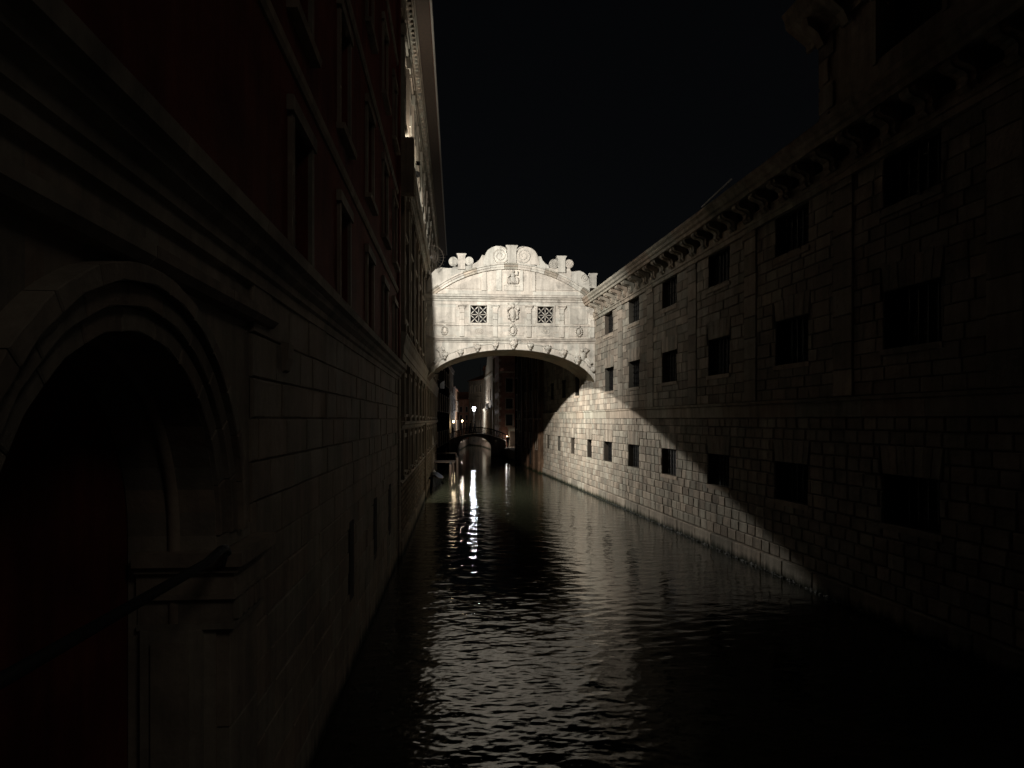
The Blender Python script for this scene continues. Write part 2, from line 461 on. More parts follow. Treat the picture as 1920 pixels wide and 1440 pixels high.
# ------------------------------------------------------------------ right bank: the prison
def build_prison():
    t = thing('prison_building', 'long rusticated stone building with barred square windows on the right bank of the canal', 'building', PR0, RZR)
    X0, X1 = 0.0, rx(7.0)
    low = [11.1, 16.4, 21.65, 26.9, 32.2, 37.5, 42.6, 47.2, 52.3, 57.4, 62.2]
    mid = [11.1, 16.4, 21.65, 26.9, 32.2, 37.5, 42.4, 50.9, 55.6, 60.5]
    up = [11.1, 16.4, 21.65, 26.9, 32.2, 37.5, 42.5, 55.6, 60.5]
    rows = [(low, 2.43, 3.65), (mid, 6.76, 8.18), (up, 10.2, 11.52)]
    holes = []; vous = []
    for ys, z0, z1 in rows:
        for Y in ys:
            hw = .95 if Y < 45 else .66
            c = rx(Y)
            holes.append((c-hw, c+hw, z0, z1))
            if z1 < 9: vous.append((c-hw-.12, c+hw+.12, z1, z1+.72, c))
    wall = MB(); face_with_holes(wall, X0, X1, -1.0, 13.0, holes, 0, .34); shell(wall, X0, X1, -1, 13.0, 14)
    wall.build('wall', M_joint, t)
    # windows with their iron gratings
    for k, (a, b, c, d) in enumerate(holes):
        wb = MB().add([(a,.32,c),(b,.32,c),(b,.32,d),(a,.32,d)], [(0,1,2,3)])
        wo = wb.build('window', M_dark, t)
        g = MB(); r = .022
        for i in range(1, 6):
            x = a+(b-a)*i/6; g.box(x-r, x+r, .2-r, .2+r, c, d)
        for i in range(1, 5):
            z = c+(d-c)*i/5; g.box(a, b, .245-r*.7, .245+r*.7, z-r, z+r)
        g.build('grating', M_iron, wo)
        s = MB().sweepx([(0.0, c-.16), (.075, c-.155), (.08, c-.01), (0.0, c-.003)], a-.1, b+.1)
        s.build('sill', M_trim, wo)
    # courses
    def inframe(b):
        Y = YP-(b[0]+b[1])/2/NR; z = (b[2]+b[3])/2
        if Y < 9: return False
        px = 960+F*(11.66/Y-KR); py = HZ-F*(z-EYE)/Y
        return px < 1915 and 5 < py < 1435
    def score(b):
        Y = YP-(b[0]+b[1])/2/NR
        return (b[1]-b[0])*(b[3]-b[2])*11.66/Y**3
    cl = []; z = .56
    hs = [.40, .37, .38, .36, .36, .40, .42, .40, .38, .37, .36, .36]
    s = (5.08-.56)/sum(hs)
    for h in hs: cl.append((z, z+h*s)); z += h*s
    hs = [.38, .36, .40, .38, .47, .47, .48, .40, .42, .37, .36, .40, .44, .44, .44]
    s = (11.55-5.63)/sum(hs); z = 5.63; cu = []
    for h in hs: cu.append((z, z+h*s)); z += h*s
    cuts = [h for h in holes]+[(v[0], v[1], v[2], v[3]) for v in vous]
    pil = [13.75, 19.0, 24.3, 29.45, 34.8, 40.0]
    cuts += [(rx(Y)-.45, rx(Y)+.45, 5.62, 11.6) for Y in pil]
    ashlar(t, M_prison, X0, X1, cl, cuts, (.5, .72), score, inframe, p=.06, ch=.03, limit=150)
    ashlar(t, M_prison, X0, X1, cu, cuts, (.55, .95), score, inframe, p=.034, ch=.016, limit=150)
    fr = MB()                                        # weed hanging at the waterline
    for k in range(1300):
        x = random.uniform(X0, X1); r_ = random.uniform(.012, .035)
        fr.blob((x, -.17-random.uniform(-.02, .05), random.uniform(-.05, .05)), (r_*random.uniform(1, 4), r_*.7, r_*random.uniform(.8, 2)), 5, 4, .3)
    tag(fr.build('weed_fringe', M_weed, t), kind='stuff')
    # flat arches over the windows: each wedge a stone
    for a, b, z0, z1, c in vous:
        n = 7
        for k in range(n):
            f0, f1 = k/n, (k+1)/n
            w0, w1 = b-a-.24, b-a
            q = [(c-w0/2+w0*f0, z0), (c-w0/2+w0*f1, z0), (c-w1/2+w1*f1, z1), (c-w1/2+w1*f0, z1)]
            MB().quadblock(q, 0, (.058 if z0 < 5 else .034)+.006*(k % 2), .018).build('wedge_stone', M_prison, t)
    # pilaster strips between the bays, built of long stones
    for Y in pil:
        c = rx(Y); m = MB(); z = 5.63; k = 0
        while z < 11.4:
            h = min(.74, 11.45-z)
            m.block(c-.45, c+.45, z, z+h, 0, .065, .015, rnd=lambda: random.uniform(-.004, .004)); z += h; k += 1
        m.box(c-.5, c+.5, -.11, 0, 11.34, 11.54)
        m.build('pilaster', M_prison, t)
    # plinth stones, string course, frieze
    x = X0
    while x < X1:
        L = random.uniform(1.3, 2.4); b = min(X1, x+L)
        MB().block(x, b, -.7, .55, 0, .16+random.uniform(-.01, .01), .03).build('plinth_stone', M_prison, t); x = b
    x = X0
    while x < X1:
        L = random.uniform(2.2, 3.4); b = min(X1, x+L)
        MB().sweepx([(0, 5.08), (.10, 5.08), (.11, 5.5), (.17, 5.53), (.18, 5.61), (0, 5.625)], x+.004, b-.004).build('string_course_stone', M_trim, t); x = b
    x = X0
    while x < X1:
        L = random.uniform(2.0, 3.0); b = min(X1, x+L)
        MB().sweepx([(0, 11.55), (.12, 11.56), (.13, 11.72), (.18, 11.74), (.16, 12.03), (.2, 12.06), (0, 12.12)], x+.003, b-.003).build('frieze_stone', M_trim, t); x = b
    # S-shaped consoles under the cornice
    prof = [(.1, 11.88), (.22, 11.86), (.30, 11.95), (.27, 12.07), (.30, 12.17), (.42, 12.24), (.58, 12.27), (.68, 12.34), (.69, 12.44), (.62, 12.5), (.1, 12.5)]
    con = MB()
    con.sweepx(prof, -.27, .27)
    con.sweepx([(a+.035 if 0 < i < 9 else a, z-.02 if i < 8 else z) for i, (a, z) in enumerate(prof)], -.09, .09)
    cm = con.mesh('console', M_trim)
    Y = 8.4
    while Y < 63.5:
        if not 45.3 < Y < 50.2:
            link('console', cm, t, (rx(Y), 0, random.uniform(-.004, .004)))
        Y += 1.21
    x = X0
    while x < X1:
        L = random.uniform(2.4, 3.6); b = min(X1, x+L)
        MB().sweepx([(0, 12.5), (.72, 12.5), (.74, 12.62), (.82, 12.66), (.84, 12.78), (.93, 12.86), (.95, 12.98), (.6, 13.03), (-.6, 13.05), (-.6, 12.6)], x+.004, b-.004).build('cornice_stone', M_trim, t); x = b
    # low roof
    MB().add([(X0, .5, 13.0), (X1, .5, 13.0), (X1, 7, 14.2), (X0, 7, 14.2)], [(0, 1, 2, 3)]).build('roof', M_tile, t)
    # raised storey towards the lagoon front
    xa = rx(20.15); m = MB()
    hole = [(rx(17.6), rx(15.4), 14.15, 15.75), (rx(12.4), rx(10.2), 14.15, 15.75)]
    face_with_holes(m, xa, X1, 13.04, 16.3, hole, 0, .5)
    m.add([(xa,0,13.0),(xa,9,13.0),(xa,9,16.3),(xa,0,16.3)], [(0,1,2,3)])
    m.add([(xa,0,16.3),(X1,0,16.3),(X1,9,16.3),(xa,9,16.3)], [(0,1,2,3)])
    m.build('raised_storey', M_prison, t)
    for a, b, c, d in hole:
        wo = MB().add([(a,.48,c),(b,.48,c),(b,.48,d),(a,.48,d)], [(0,1,2,3)]).build('window', M_dark, t)
        f = MB(); f.box(a-.16, a-.01, -.05, .02, c-.1, d+.16); f.box(b+.01, b+.16, -.05, .02, c-.1, d+.16); f.box(a-.01, b+.01, -.052, .02, d+.01, d+.16)
        f.build('frame', M_trim, wo)
    MB().sweepx([(0.012, 15.9), (.1, 15.92), (.12, 16.1), (.75, 16.55), (.8, 16.8), (.9, 16.95), (-.4, 17.0), (-.4, 16.3)], xa-.55, X1).build('upper_cornice', M_trim, t)
    pp = [(.05, 15.7), (.14, 15.68), (.3, 16.0), (.6, 16.2), (.66, 16.42), (.05, 16.42)]
    um = MB().sweepx(pp, -.16, .16).mesh('upper_console', M_trim)
    Y = 19.9
    while Y > 9:
        link('upper_console', um, t, (rx(Y), 0, 0)); Y -= 1.15
    q = MB()
    for k, zz in enumerate((13.05, 13.8, 14.6, 15.3)):
        q.block(xa+.004, xa+(.75 if k % 2 else .5), zz, zz+.7, 0, .06, .02)
    q.build('corner_stones', M_prison, t)
build_prison()
# the pale bar standing over the prison roof edge
def build_bar():
    t = thing('roof_bar', 'thin pale metal bar above the prison roof edge', 'metal bar', PR0, RZR)
    MB().tube([(rx(27.5), -.45, 13.42), (rx(24.9), -.45, 13.62)], .03, 8).build('rail', M_paleiron, t)
    for Y, z in ((27.1, 13.45), (25.2, 13.6)): MB().box(rx(Y)-.02, rx(Y)+.02, -.47, -.43, 13.0, z).build('stand', M_iron, t)
build_bar()

# ------------------------------------------------------------------ left bank: plastered building beside the viewer
def build_near():
    t = thing('plastered_building', 'dark red plastered building with stone lower storey and round-arched portal on the left', 'building', PL0, RZL)
    xe = lx(25.2); xs = lx(.6)
    yc, rad, spr = lx(4.57), 1.6, 3.97           # portal opening
    # wall sheet with an arched opening
    wall = MB()
    holes = [(yc-rad, yc+rad, .4, spr)]
    face_with_holes(wall, xs, xe, -1, spr, holes, 0, .75, False)
    n = 24
    arc = [(yc-rad*math.cos(math.pi*k/n), spr+rad*math.sin(math.pi*k/n)) for k in range(n+1)]
    top = 6.5
    for (a, b), (c, d) in zip(arc[:-1], arc[1:]):
        wall.add([(a, 0, b), (c, 0, d), (c, 0, top), (a, 0, top)], [(0, 1, 2, 3)])
        wall.add([(a, 0, b), (c, 0, d), (c, .75, d), (a, .75, b)], [(3, 2, 1, 0)])
    wall.add([(xs,0,spr),(yc-rad,0,spr),(yc-rad,0,top),(xs,0,top)], [(0,1,2,3)])
    wall.add([(yc+rad,0,spr),(xe,0,spr),(xe,0,top),(yc+rad,0,top)], [(0,1,2,3)])
    wall.build('lower_wall', M_near, t)
    upper = MB()
    wy = [9.45, 13.05, 16.85, 20.4, 23.6]
    wh = []
    for Y in wy:
        wh.append((lx(Y)-.52, lx(Y)+.52, 7.12, 8.9)); wh.append((lx(Y)-.52, lx(Y)+.52, 10.3, 12.4)); wh.append((lx(Y)-.5, lx(Y)+.5, 14.4, 16.4))
    face_with_holes(upper, xs, xe, 6.5, 24, wh, 0, .22); shell(upper, xs, xe, -1, 24, 10)
    upper.build('upper_wall', M_red, t)
    for a, b, c, d in wh:
        wo = MB().add([(a,.2,c),(b,.2,c),(b,.2,d),(a,.2,d)], [(0,1,2,3)]).build('window', M_glass, t)
        f = MB()
        f.box(a-.16, a-.003, -.06, .1, c, d); f.box(b+.003, b+.16, -.06, .1, c, d); f.box(a-.22, b+.22, -.09, .1, d+.003, d+.2)
        f.build('frame', M_near, wo)
        MB().sweepx([(-.1, c-.13), (.14, c-.12), (.16, c-.02), (-.1, c-.003)], a-.24, b+.24).build('sill', M_near, wo)
        g = MB()
        for k in (1, 2, 3): g.box(a+(b-a)*k/4-.018, a+(b-a)*k/4+.018, .15, .185, c, d)
        for k in (1, 2, 3, 4): g.box(a, b, .155, .18, c+(d-c)*k/5-.014, c+(d-c)*k/5+.014)
        g.build('glazing_bar', M_wood, wo)
    # recessed red wall and stone dado inside the portal
    MB().box(yc-rad-.3, yc+rad+.3, .76, .9, 1.75, spr+rad+.2).build('portal_back_wall', M_redin, t)
    MB().sweepx([(-.9, .3), (-.70, .3), (-.68, 1.6), (-.74, 1.75), (-.9, 1.75)], yc-rad-.3, yc+rad+.3).build('portal_dado', M_near, t)
    # archivolt: three rings of wedge stones
    for r0, r1, nn, pp in ((rad+.0, rad+.16, 11, .05), (rad+.16, rad+.31, 11, .1), (rad+.31, rad+.43, 13, .16)):
        for k in range(nn):
            a0, a1 = math.pi*k/nn, math.pi*(k+1)/nn
            inner = [(yc-r0*math.cos(a0+(a1-a0)*i/4), spr+r0*math.sin(a0+(a1-a0)*i/4)) for i in range(5)]
            outer = [(yc-r1*math.cos(a1-(a1-a0)*i/4), spr+r1*math.sin(a1-(a1-a0)*i/4)) for i in range(5)]
            MB().quadblock((inner+outer)[::-1], 0, pp, .012).build('arch_stone', M_near, t)
    ring = MB()
    pts = [(yc-rad-.02, .36, .5)]+[(yc-(rad+.02)*math.cos(math.pi*k/n), .36, spr+(rad+.02)*math.sin(math.pi*k/n)) for k in range(n+1)]+[(yc+rad+.02, .36, .5)]
    ring.tube(pts, .06, 8); ring.sm = True
    ring.build('arch_moulding', M_near, t)
    # piers with capitals
    for sgn in (-1, 1):
        xi = yc+sgn*rad; xo = yc+sgn*(rad+.95)
        a, b = min(xi, xo), max(xi, xo)
        z = -.6; k = 0
        while z < 3.1:
            h = min(.95, 3.15-z)
            MB().block(a+.02, b-.1, z, z+h, 0, .12 if sgn > 0 else .02, .012).build('pier_stone', M_near, t)
            z += h
        e = MB()
        e.box(min(xi, xi-sgn*.07), max(xi, xi-sgn*.07), .1, .62, -.6, 3.15)
        e.box(min(xi-sgn*.07, xi-sgn*.10), max(xi-sgn*.07, xi-sgn*.10), .2, .52, -.4, 3.05)
        e.build('jamb_panel', M_near, t)
        if sgn < 0: continue
        c = MB()
        lev = [(3.15, 3.2, .05), (3.2, 3.42, .02), (3.42, 3.46, .07), (3.46, 3.66, .05), (3.66, 3.72, .10), (3.72, 3.84, .15)]
        for z0, z1, o in lev:
            c.box(a-o, b-.1+o, -.12-o, .66, z0, z1-.001)
        for i in range(5):
            xx = a+(b-a-.1)*(i+.5)/5
            c.box(xx-.05, xx+.05, -.19, -.1, 3.22, 3.4)
        c.build('capital', M_near, t)
        s = MB(); s.box(a+.02, b-.16, -.07, .0, 3.85, spr); s.build('stilt_stone', M_near, t)
    # ashlar of the lower storey
    def inframe(b):
        Y = (b[0]+b[1])/2/NL; z = (b[2]+b[3])/2
        px = 960+F*(-2.145/Y-KL); py = HZ-F*(z-EYE)/Y
        return px > -30 and py < 1460
    cs = []; z = -.5
    while z < 6.4:
        h = random.choice([.42, .46, .52]); h = min(h, 6.5-z); cs.append((z, z+h)); z += h
    ashlar(t, M_near, yc+rad+.97, xe-.55, cs, [(lx(13.5), lx(14.2), 1.4, 3.0), (lx(17.5), lx(18.3), 1.4, 3.0), (lx(21.3), lx(22.1), 1.4, 3.0)], (.7, 1.3),
           lambda b: (b[1]-b[0])*(b[3]-b[2])/(b[0]+b[1])**2, inframe, p=.035, ch=.012, limit=300)
    for Y0, Y1 in ((13.5, 14.2), (17.5, 18.3), (21.3, 22.1)):
        a, b = lx(Y0), lx(Y1)
        wo = MB().box(a+.02, b-.02, -.012, .0, 1.42, 2.98).build('low_window', M_dark, t)
        g = MB()
        for k in range(1, 5): g.box(a+(b-a)*k/5-.015, a+(b-a)*k/5+.015, -.05, -.02, 1.42, 2.98)
        g.build('grating', M_iron, wo)
    # end strip, ledge and bands
    m = MB(); z = -.5; 
    while z < 6.4:
        h = min(.8, 6.5-z); m.block(xe-.55, xe, z, z+h, 0, .10, .02); z += h
    m.build('corner_pilaster', M_near, t)
    MB().box(xe-.5, xe, -.1, 0, 7.06, 24).build('corner_strip', M_red, t)
    prof = [(0.0, 6.38), (.06, 6.4), (.07, 6.52), (.11, 6.55), (.12, 6.63), (.2, 6.7), (.22, 6.78), (.3, 6.82), (.32, 6.94), (.2, 7.02), (0, 7.06)]
    x = xs
    while x < xe:
        b = min(xe+.1, x+random.uniform(1.6, 2.4)); b = xe+.1 if xe-b < .5 else b
        MB().sweepx(prof, x+.003, b-.003).build('ledge_stone', M_near, t); x = b
        if x > xe: break
    for z0 in (9.5, 13.0, 17.6):
        MB().sweepx([(0, z0), (.03, z0), (.06, z0+.06), (.07, z0+.16), (0, z0+.19)], xs, xe).build('string_band', M_near, t)
    # hood moulding ends beside the arch and a worn corbel
    bp = [(0, 6.0), (.10, 6.02), (.15, 6.08), (.15, 6.16), (.06, 6.2), (0, 6.22)]
    for a, b in ((xs, lx(2.9)), (lx(2.91), lx(4.6)), (lx(4.61), lx(6.2)), (lx(6.21), lx(7.75))):
        MB().sweepx(bp, a, b).build('hood_band', M_near, t)
    MB().sweepx([(0, 5.55), (.07, 5.6), (.11, 5.75), (.12, 5.92), (0, 5.95)], lx(8.35), lx(8.6)).build('corbel', M_near, t)
build_near()
def build_handrail():
    t = thing('handrail', 'dark iron handrail running level along the lower left wall in front of the portal', 'handrail', PL0, RZL)
    MB().tube([(lx(1.2), -.22, 3.9), (lx(5.3), -.22, 3.9), (lx(5.62), -.22, 3.94), (lx(5.8), -.2, 3.92), (lx(5.95), -.17, 3.86)], .035, 10).build('rail', M_black, t, True)
    for Y in (1.6, 5.75):
        b = MB(); b.tube([(lx(Y), -.22, 3.88), (lx(Y), -.2, 3.78), (lx(Y), -.15, 3.76)], .018, 8)
        b.build('bracket', M_black, t, True)
build_handrail()

# ------------------------------------------------------------------ left bank: the palace
def build_palace():
    t = thing('palace_building', 'tall ornate stone palace facade with heavy cornices on the left bank by the bridge', 'building', PL0, RZL)
    x0, x1 = lx(25.25), lx(70.0)
    bays = []
    Y = 27.6
    while Y < 69:
        bays.append(Y); Y += 3.35
    holes = []; kinds = []
    for Y in bays:
        c = lx(Y)
        holes.append((c-.5, c+.5, 5.25, 6.7)); holes.append((c-.42, c+.42, 3.0, 4.3))
        if not 44.3 < Y < 50.8:
            holes.append((c-.62, c+.62, 8.95, 11.3)); holes.append((c-.55, c+.55, 12.3, 13.9)); holes.append((c-.65, c+.65, 16.6, 19.4))
    wall = MB(); face_with_holes(wall, x0, x1, -1, 21.3, holes, 0, .35); shell(wall, x0, x1, -1, 21.3, 14)
    wall.build('wall', M_palace, t)
    for a, b, c, d in holes:
        wo = MB().add([(a,.33,c),(b,.33,c),(b,.33,d),(a,.33,d)], [(0,1,2,3)]).build('window', M_glass, t)
        f = MB(); ww = .13
        f.box(a-ww, a-.003, -.07, .1, c, d); f.box(b+.003, b+ww, -.07, .1, c, d)
        if d-c > 2:
            ra = (b-a)/2+ww; mx = (a+b)/2
            f.polyxz([(mx+ra*math.cos(math.pi*k/12), d+.003+ra*.55*math.sin(math.pi*k/12)) for k in range(13)], -.09, 0)
        else:
            f.box(a-ww-.05, b+ww+.05, -.1, .1, d+.003, d+.16)
        f.build('frame', M_palace_light, wo)
        MB().sweepx([(-.1, c-.16), (.14, c-.14), (.17, c-.03), (-.1, c-.003)], a-.2, b+.2).build('sill', M_palace_light, wo)
    # rusticated base of diamond bosses
    d = MB(); s = .44; r = 0; z = .62
    while z < 2.5:
        x = x0+.05+(s/2 if r % 2 else 0)
        while x < x1-s:
            cx, cz = x+s/2, z+s/2; h = s*.48
            d.add([(cx-h,-.01,cz),(cx,-.01,cz-h),(cx+h,-.01,cz),(cx,-.01,cz+h),(cx,-.11,cz)], [(0,1,4),(1,2,4),(2,3,4),(3,0,4)])
            x += s
        z += s/2; r += 1
    tag(d.build('diamond_bosses', M_palace, t), kind='stuff')
    x = x0
    while x < x1-.1:
        b = min(x1, x+random.uniform(1.2, 2.0)); MB().block(x, b, -.7, .58, 0, .14, .03).build('plinth_stone', M_palace, t); x = b
    # pilasters on each storey
    for Y in bays:
        for dY in (-1.25, 1.25):
            c = lx(Y+dY)
            if c < x0+.2 or c > x1-.2: continue
            m = MB()
            for k in range(3): m.box(c-.21+k*.15, c-.09+k*.15, -.16, 0, 4.97, 7.0)
            m.box(c-.26, c+.26, -.2, 0, 4.955, 5.1); m.box(c-.27, c+.27, -.21, 0, 6.9, 7.18)
            m.build('pilaster', M_palace, t)
            m = MB()
            for k in range(3): m.box(c-.21+k*.15, c-.09+k*.15, -.13, 0, 2.82, 4.6)
            m.box(c-.25, c+.25, -.16, 0, 2.74, 2.9)
            m.build('lower_pilaster', M_palace, t)
            if not 44.0 < Y+dY < 51.0:
                m = MB(); m.box(c-.2, c+.2, -.17, 0, 8.3, 14.2); m.box(c-.26, c+.26, -.23, 0, 13.7, 14.0); m.box(c-.25, c+.25, -.22, 0, 8.28, 8.6)
                m.build('upper_pilaster', M_palace, t)
    # big pier beside the bridge
    for Y in (44.15,):
        m = MB(); c = lx(Y)
        m.box(c-.28, c+.28, -.12, 0, 8.26, 13.9)
        m.box(c-.31, c+.31, -.17, 0, 11.9, 12.1); m.box(c-.33, c+.33, -.2, 0, 12.15, 12.45)
        m.sweepx([(0, 11.2), (.14, 11.3), (.24, 11.55), (.2, 11.85), (0, 11.9)], c-.3, c+.3)
        m.build('bridge_pier', M_palace_light, t)
        m = MB(); m.box(c-.3, c+.3, -.2, 0, -.6, 7.16); m.build('water_pier', M_palace, t)
    def course(prof, name, mat, a=x0, b=x1, step=(2.2, 3.4)):
        x = a
        while x < b-.05:
            e = min(b, x+random.uniform(*step)); e = b if b-e < .6 else e
            MB().sweepx(prof, x+.003, e-.003).build(name, mat, t); x = e
    course([(0, 2.58), (.12, 2.6), (.16, 2.68), (.1, 2.74), (0, 2.75)], 'base_band', M_palace_light)
    course([(0, 4.66), (.13, 4.68), (.15, 4.78), (.24, 4.84), (.25, 4.93), (0, 4.95)], 'string_course', M_palace_light)
    course([(0, 7.2), (.16, 7.2), (.17, 7.42), (.2, 7.44), (.2, 7.72), (.23, 7.8), (.26, 7.9), (.28, 8.05), (.32, 8.12), (.3, 8.2), (0, 8.26)], 'entablature', M_palace_light)
    # middle cornice with small dentils, stopping at the bridge
    for a, b in ((x0, lx(44.85)), (lx(50.0), x1)):
        course([(0, 14.3), (.2, 14.3), (.22, 14.55), (.3, 14.6), (.31, 14.75), (.4, 14.82), (.42, 15.05), (.45, 15.1), (.44, 15.18), (0, 15.24)], 'middle_cornice', M_palace_light, a, b)
        dm = MB(); x = a+.1
        while x < b-.2:
            dm.box(x, x+.14, -.38, -.3, 14.62, 14.8); x += .3
        tag(dm.build('dentils', M_palace_light, t), kind='stuff')
    # upper storey: pale pilasters, rich frieze and crowning cornice
    for Y in bays:
        for dY in (-1.25, 1.25):
            c = lx(Y+dY)
            if c < x0+.2 or c > x1-.2: continue
            m = MB(); m.box(c-.2, c+.2, -.16, 0, 15.25, 19.9); m.box(c-.26, c+.26, -.22, 0, 19.5, 19.95); m.box(c-.24, c+.24, -.2, 0, 15.245, 15.6)
            m.box(c-.1, c+.1, -.2, 0, 17.2, 18.0)
            m.build('top_pilaster', M_palace_light, t)
    course([(0, 20.0), (.15, 20.0), (.16, 20.3), (.2, 20.33), (.2, 20.7), (.3, 20.8), (.34, 20.95), (.44, 21.02), (.46, 21.2), (.5, 21.25), (.5, 21.4), (0, 21.5)], 'crowning_cornice', M_palace_light)
    md = MB(); x = x0+.2
    while x < x1-.3:
        md.box(x, x+.14, -.4, -.2, 20.75, 20.98); x += .34
    tag(md.build('modillions', M_palace_light, t), kind='stuff')
    MB().tube([(x0, -1.08, 21.66), (x1, -1.08, 21.66)], .07, 8).build('gutter', M_paleiron, t)
    MB().box(x0, x1, -1.02, -.2, 21.5, 21.56).build('eave', M_wood, t)
    rf = MB().add([(x0,-1.05,21.6),(x1,-1.05,21.6),(x1,6,23.5),(x0,6,23.5)], [(0,1,2,3)]); rf.build('roof', M_tile, t)
    # cap block where the middle cornice returns against the neighbour
    MB().box(x0-.03, x0+.5, -.56, -.02, 13.3, 15.3).build('cornice_end_block', M_palace, t)
build_palace()
def build_guard():
    # fan of iron spikes beside the bridge gable
    t = thing('spiked_guard', 'fan-shaped iron spike guard beside the left end of the bridge gable', 'spike guard', (-2.145-KL*44.0+.5, 44.0, 15.3), R(4.5))
    a = MB(); r = .78
    a.tube([(r*math.cos(R(-60+k*7.5)), 0, r*math.sin(R(-60+k*7.5))) for k in range(21)], .014, 5)
    a.tube([(.42*math.cos(R(-60+k*7.5)), 0, .42*math.sin(R(-60+k*7.5))) for k in range(21)], .012, 5)
    a.build('arc', M_rust, t)
    for k in range(11):
        g = R(-60+k*15)
        MB().tube([(.06*math.cos(g), 0, .06*math.sin(g)), (.92*math.cos(g), 0, .92*math.sin(g))], [.012, .005], 5).build('spike', M_rust, t)
    MB().box(-.55, .06, -.03, .03, -.04, .04).build('arm', M_iron, t)
build_guard()

# ------------------------------------------------------------------ the enclosed bridge
BL = Vector((-5.72, 44.9)); BR = Vector((5.50, 45.8))
BW = (BR-BL).length; BRZ = math.atan2(BR.y-BL.y, BR.x-BL.x)
def build_bridge():
    t = thing('enclosed_bridge', 'floodlit white stone enclosed bridge with curved scrolled gable spanning the canal', 'bridge', (BL.x, BL.y, 0), BRZ)
    W = BW; D = 4.3; cx = W*.503
    def bx(px): return (px-796.0)/(1118.0-796.0)*W
    def bz(px, py): return 5+(HZ-py)*(44.9+.08*bx(px))/F
    def z1(zx, zy):  # from the enlarged view: (x, z)
        px, py = 760+zx/4.8, 440+zy/4.8
        return bx(px), bz(px, py)
    A, B, ZS = W/2+.02, 2.56, 7.02                     # half ellipse of the arch
    e = .35                                            # run into the banks
    n = 48
    arc = [(cx-A*math.cos(math.pi*k/n), ZS+B*math.sin(math.pi*k/n)) for k in range(n+1)]
    body = MB()
    ztop = 12.75
    wins = []
    for zx0, zx1, zy0, zy1 in ((588, 738, 636, 796), (1190, 1336, 646, 798)):
        a, d = z1(zx0, zy0); b, c = z1(zx1, zy1); wins.append((a, b, c, d))
    # spandrels, front and back, down to the arch line
    zsp = 10.05
    for y in (0, D):
        body = MB()
        for (a, b), (c, d) in zip(arc[:-1], arc[1:]):
            body.add([(a, y, b), (c, y, d), (c, y, zsp), (a, y, zsp)], [(0, 1, 2, 3)])
        body.add([(-e, y, 6.4), (arc[0][0], y, 6.4), (arc[0][0], y, zsp), (-e, y, zsp)], [(0, 1, 2, 3)])
        body.add([(arc[-1][0], y, 6.4), (W+e, y, 6.4), (W+e, y, zsp), (arc[-1][0], y, zsp)], [(0, 1, 2, 3)])
        body.build('spandrel_wall', M_bridge, t)
    fr = MB(); face_with_holes(fr, -e, W+e, zsp, ztop, wins, 0, .4)
    fr.add([(-e, D, zsp), (W+e, D, zsp), (W+e, D, ztop), (-e, D, ztop)], [(0, 1, 2, 3)])
    fr.build('wall', M_bridge, t)
    sf = MB()
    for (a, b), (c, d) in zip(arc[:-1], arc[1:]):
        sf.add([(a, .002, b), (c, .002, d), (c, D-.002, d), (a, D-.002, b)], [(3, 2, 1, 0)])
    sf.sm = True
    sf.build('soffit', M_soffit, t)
    # stones at the foot of the arch on the right bank
    # archivolt of separate stones with mask keystones between them
    nst = 21
    for k in range(nst):
        a0, a1 = math.pi*k/nst, math.pi*(k+1)/nst
        inn, out = [], []
        for i in range(5):
            th = a0+(a1-a0)*i/4
            px_, pz_ = cx-A*math.cos(th), ZS+B*math.sin(th)
            nx, nz = -math.cos(th)/A, math.sin(th)/B; l = math.hypot(nx, nz)
            inn.append((px_, pz_)); out.append((px_+nx/l*.42, pz_+nz/l*.42))
        poly = inn+out[::-1]
        poly = [(min(max(a, -.3), W+.3), b) for a, b in poly]
        MB().quadblock(poly[::-1], .0, .07, .015).build('arch_stone', M_bridge, t)
    for rr, pr in ((.43, .12), (.03, .1)):
        ml = MB(); pts = []
        for k in range(n+1):
            th = math.pi*k/n
            nx, nz = -math.cos(th)/A, math.sin(th)/B; l = math.hypot(nx, nz)
            pts.append((cx-A*math.cos(th)+nx/l*rr, -.07, ZS+B*math.sin(th)+nz/l*rr))
        pts = [p for p in pts if -.25 < p[0] < W+.25]
        ml.tube(pts, .045, 6); ml.sm = True
        ml.build('arch_moulding', M_bridge, t)
    # masks
    for zx, zy, sc in ((360, 1085, 1.0), (500, 1062, .95), (650, 1018, 1.05), (810, 998, .95), (970, 985, 1.3), (1122, 1003, .9), (1278, 1028, 1.05), (1420, 1068, 1.1), (1548, 1130, 1.1)):
        x, z = z1(zx, zy); m = MB(); m.sm = True
        m.blob((x, -.14, z), (.17*sc, .2, .22*sc), 12, 9)
        m.blob((x, -.34, z-.03*sc), (.035, .06, .06), 6, 5)
        m.blob((x, -.3, z-.13*sc), (.06*sc, .06, .035), 6, 5)
        for q in (-1, 1):
            m.blob((x+q*.08*sc, -.3, z-.05*sc), (.05*sc, .05, .05*sc), 6, 5)
            m.blob((x+q*.15*sc, -.16, z+.05*sc), (.07*sc, .12, .1*sc), 7, 5, .1)
            m.blob((x+q*.13*sc, -.18, z+.17*sc), (.08*sc, .13, .08*sc), 7, 5, .1)
        m.blob((x, -.2, z+.2*sc), (.1*sc, .14, .07*sc), 7, 5, .1)
        m.blob((x, -.24, z-.2*sc), (.09*sc, .1, .09*sc), 7, 5, .1)
        m.build('mask', M_bridge, t)
